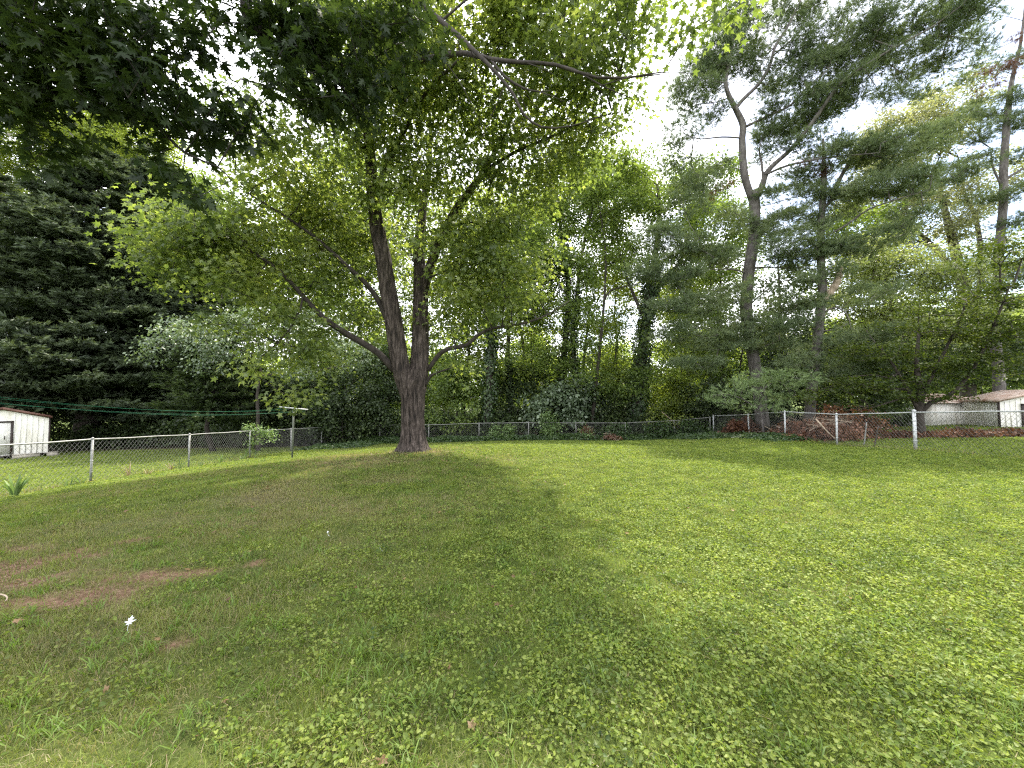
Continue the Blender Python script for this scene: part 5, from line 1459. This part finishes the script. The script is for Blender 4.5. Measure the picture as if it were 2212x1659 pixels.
gr = Geo()
for dens_, d0, d1, L_, w in ((9000, 1.0, 3.0, .062, .0016), (5500, 3.0, 5.5, .06, .0022), (2400, 5.5, 9.5, .06, .0036), (1000, 9.5, 15, .06, .006), (420, 15, 24.3, .07, .010)):
    x, y = visible(dens_, d0, d1)
    bare_ = bare(x, y)
    k = (grng.uniform(0, 1, len(x)) > bare_ * .78) & (y < 24.2) & (x < 26) & (x > -30)
    x, y = x[k], y[k]
    k2 = grng.uniform(0, 1, len(x)) < np.clip(.25 + 2.4 * (fbm2(x, y, 5.5, 35, 3) - .22), .2, 1)
    x, y = x[k2], y[k2]
    dm = dry_mask(x, y)
    hn = .35 + 1.35 * fbm2(x, y, 3.1, 33, 3)
    dr_ = np.where(grng.uniform(0, 1, len(x)) < .12 + dm * .8, grng.uniform(.5, 1, len(x)), dm * .4)
    blades(gr, x, y, L_ * hn * grng.uniform(.5, 1.3, len(x)), w, .9, dr_)
for xl, y0_, y1_, nn_ in ((-11.5, 4, 23, 3400), (12.5, 6, 19, 3000)):      # unmown grass at the foot of the fences
    y = grng.uniform(y0_, y1_, nn_); x = xl + grng.normal(0, .09, nn_)
    k = grng.uniform(0, 1, nn_) < 2.2 * (fbm2(x, y, 1.1, 81, 3) - .28)
    x, y = x[k], y[k]
    blades(gr, x, y, .22 * grng.uniform(.3, 1.2, len(x)), .006, .9, np.where(grng.uniform(0, 1, len(x)) < .35, .9, .1))
n = 1500                                                                # and against the trunk of the maple
a_ = grng.uniform(0, 6.28, n); r_ = grng.uniform(.42, .8, n)
blades(gr, BASE[0] + r_ * np.cos(a_), BASE[1] + r_ * np.sin(a_), .10 * grng.uniform(.3, 1.2, n), .004, .9, grng.uniform(0, 1, n))
tag(gr.build('grass', M['grass']), 'fine green and straw coloured lawn grass', 'grass', kind='stuff')
print('grass verts', gr.n, time.time() - T0)

# broad pale crabgrass tufts
cgx = Geo()
for dens_, d0, d1, nb, L_, w in ((26, 1.0, 3.2, 13, .12, .0036), (20, 3.2, 6, 10, .11, .0042), (10, 6, 11, 8, .10, .006)):
    x, y = visible(dens_, d0, d1)
    cn = fbm2(x, y, .8, 44, 3)
    k = (cn > .46) & (bare(x, y) < .4)
    x, y = np.repeat(x[k], nb), np.repeat(y[k], nb)
    n = len(x)
    x, y = x + grng.normal(0, .022, n), y + grng.normal(0, .022, n)
    blades(cgx, x, y, L_ * grng.uniform(.45, 1.2, n), w, 1.35)
tag(cgx.build('crabgrass', M['crab']), 'broad bright green crabgrass tufts in the lawn', 'grass', kind='stuff')

# round leaved weeds
wd = Geo()


def weed_density(x, y):
    n1_ = fbm2(x, y, .55, 51, 3)
    n2_ = fbm2(x, y, 2.3, 52, 3)
    right = np.maximum(1 / (1 + np.exp(-(x + 1.6 - .15 * y) * .9)), np.clip((-x - 8.5) / 2, 0, .8))
    n3_ = fbm2(x, y, 7.5, 53, 2)
    return np.clip(-.05 + .95 * right * (.2 + 1.6 * n1_) + (n2_ - .5) * 2.0 + (n3_ - .5) * 2.2 * (.3 + right), 0.0, 1.3) * (1 - np.clip(1.2 * dry_mask(x, y), 0, 1) * .8)


for dens_, d0, d1, sz in ((5200, 1.0, 3.0, .0185), (4200, 3.0, 5.5, .0195), (2600, 5.5, 9.5, .022), (1100, 9.5, 15, .03), (420, 15, 24, .042)):
    x, y = visible(dens_, d0, d1)
    k = (grng.uniform(0, 1, len(x)) < weed_density(x, y)) & (bare(x, y) < .5) & (y < 24)
    x, y = x[k], y[k]
    n = len(x)
    z_ = gz(x, y) + .012 + .055 * grng.uniform(0, 1, n) * (.4 + 1.2 * fbm2(x, y, 2.3, 52, 2)) + .03 * (fbm2(x, y, 9, 54, 2) - .5)
    a_ = grng.uniform(0, 2 * math.pi, n)
    tip_ = np.stack([np.cos(a_), np.sin(a_), grng.normal(0, .25, n)], 1)
    scatter(wd, T_ROUND, np.stack([x, y, z_], 1), tip_, norm(V(0, 0, 1) + grng.normal(0, .62, (n, 3))), sz * grng.uniform(.55, 1.25, n) ** 1.5, dry=np.clip(dry_mask(x, y) + grng.uniform(-.6, .3, n), 0, .7))
tag(wd.build('clover', M['weed']), 'low round-leaved violets and clover carpeting the lawn', 'clover', kind='stuff')

# loose straw and thatch
stg = Geo()
for dens_, d0, d1 in ((900, 1.0, 3.5), (350, 3.5, 8)):
    x, y = visible(dens_, d0, d1)
    k = grng.uniform(0, 1, len(x)) < .3 + .8 * np.maximum(soil_mask(x, y) * .6, dry_mask(x, y)) + .9 * (fbm2(x, y, 1.6, 71, 3) - .55)
    x, y = x[k], y[k]; n = len(x)
    a_ = grng.uniform(0, 2 * math.pi, n)
    scatter(stg, (np.array([(-.02, 0, 0), (.02, 0, 0), (.012, 1, 0)], float), np.array([[0, 1, 2]])), np.stack([x, y, gz(x, y) + grng.uniform(.006, .03, n)], 1), np.stack([np.cos(a_), np.sin(a_), grng.normal(0, .12, n)], 1),
            norm(V(0, 0, 1) + grng.normal(0, .3, (n, 3))), grng.uniform(.03, .09, n))
lt = Geo(); n = 700
x = np.concatenate([grng.normal(BASE[0], 2.2, n), grng.uniform(-6, 4, n)]); y = np.concatenate([grng.normal(BASE[1] - 1, 1.5, n), grng.uniform(1.5, 8, n)])
k = (np.hypot(x - BASE[0], y - BASE[1]) > .5) & (grng.uniform(0, 1, 2 * n) < np.where(np.arange(2 * n) < n, .8, .22))
x, y = x[k], y[k]; n = len(x); a_ = grng.uniform(0, 6.28, n)
scatter(lt, T_MAPLE2, np.stack([x, y, gz(x, y) + .03], 1), np.stack([np.cos(a_), np.sin(a_), grng.normal(0, .2, n)], 1), norm(V(0, 0, 1) + grng.normal(0, .4, (n, 3))), grng.uniform(.03, .06, n))
tag(lt.build('fallen_leaves', M['litter']), 'small brown dead leaves scattered over the lawn', 'leaf litter', kind='stuff')
tag(stg.build('straw', M['straw']), 'dry straw and thatch scattered over the bare patches', 'straw', kind='stuff')
print('faces', sum(len(o.data.polygons) for o in bpy.data.objects if o.type == 'MESH'), 'time', time.time() - T0)
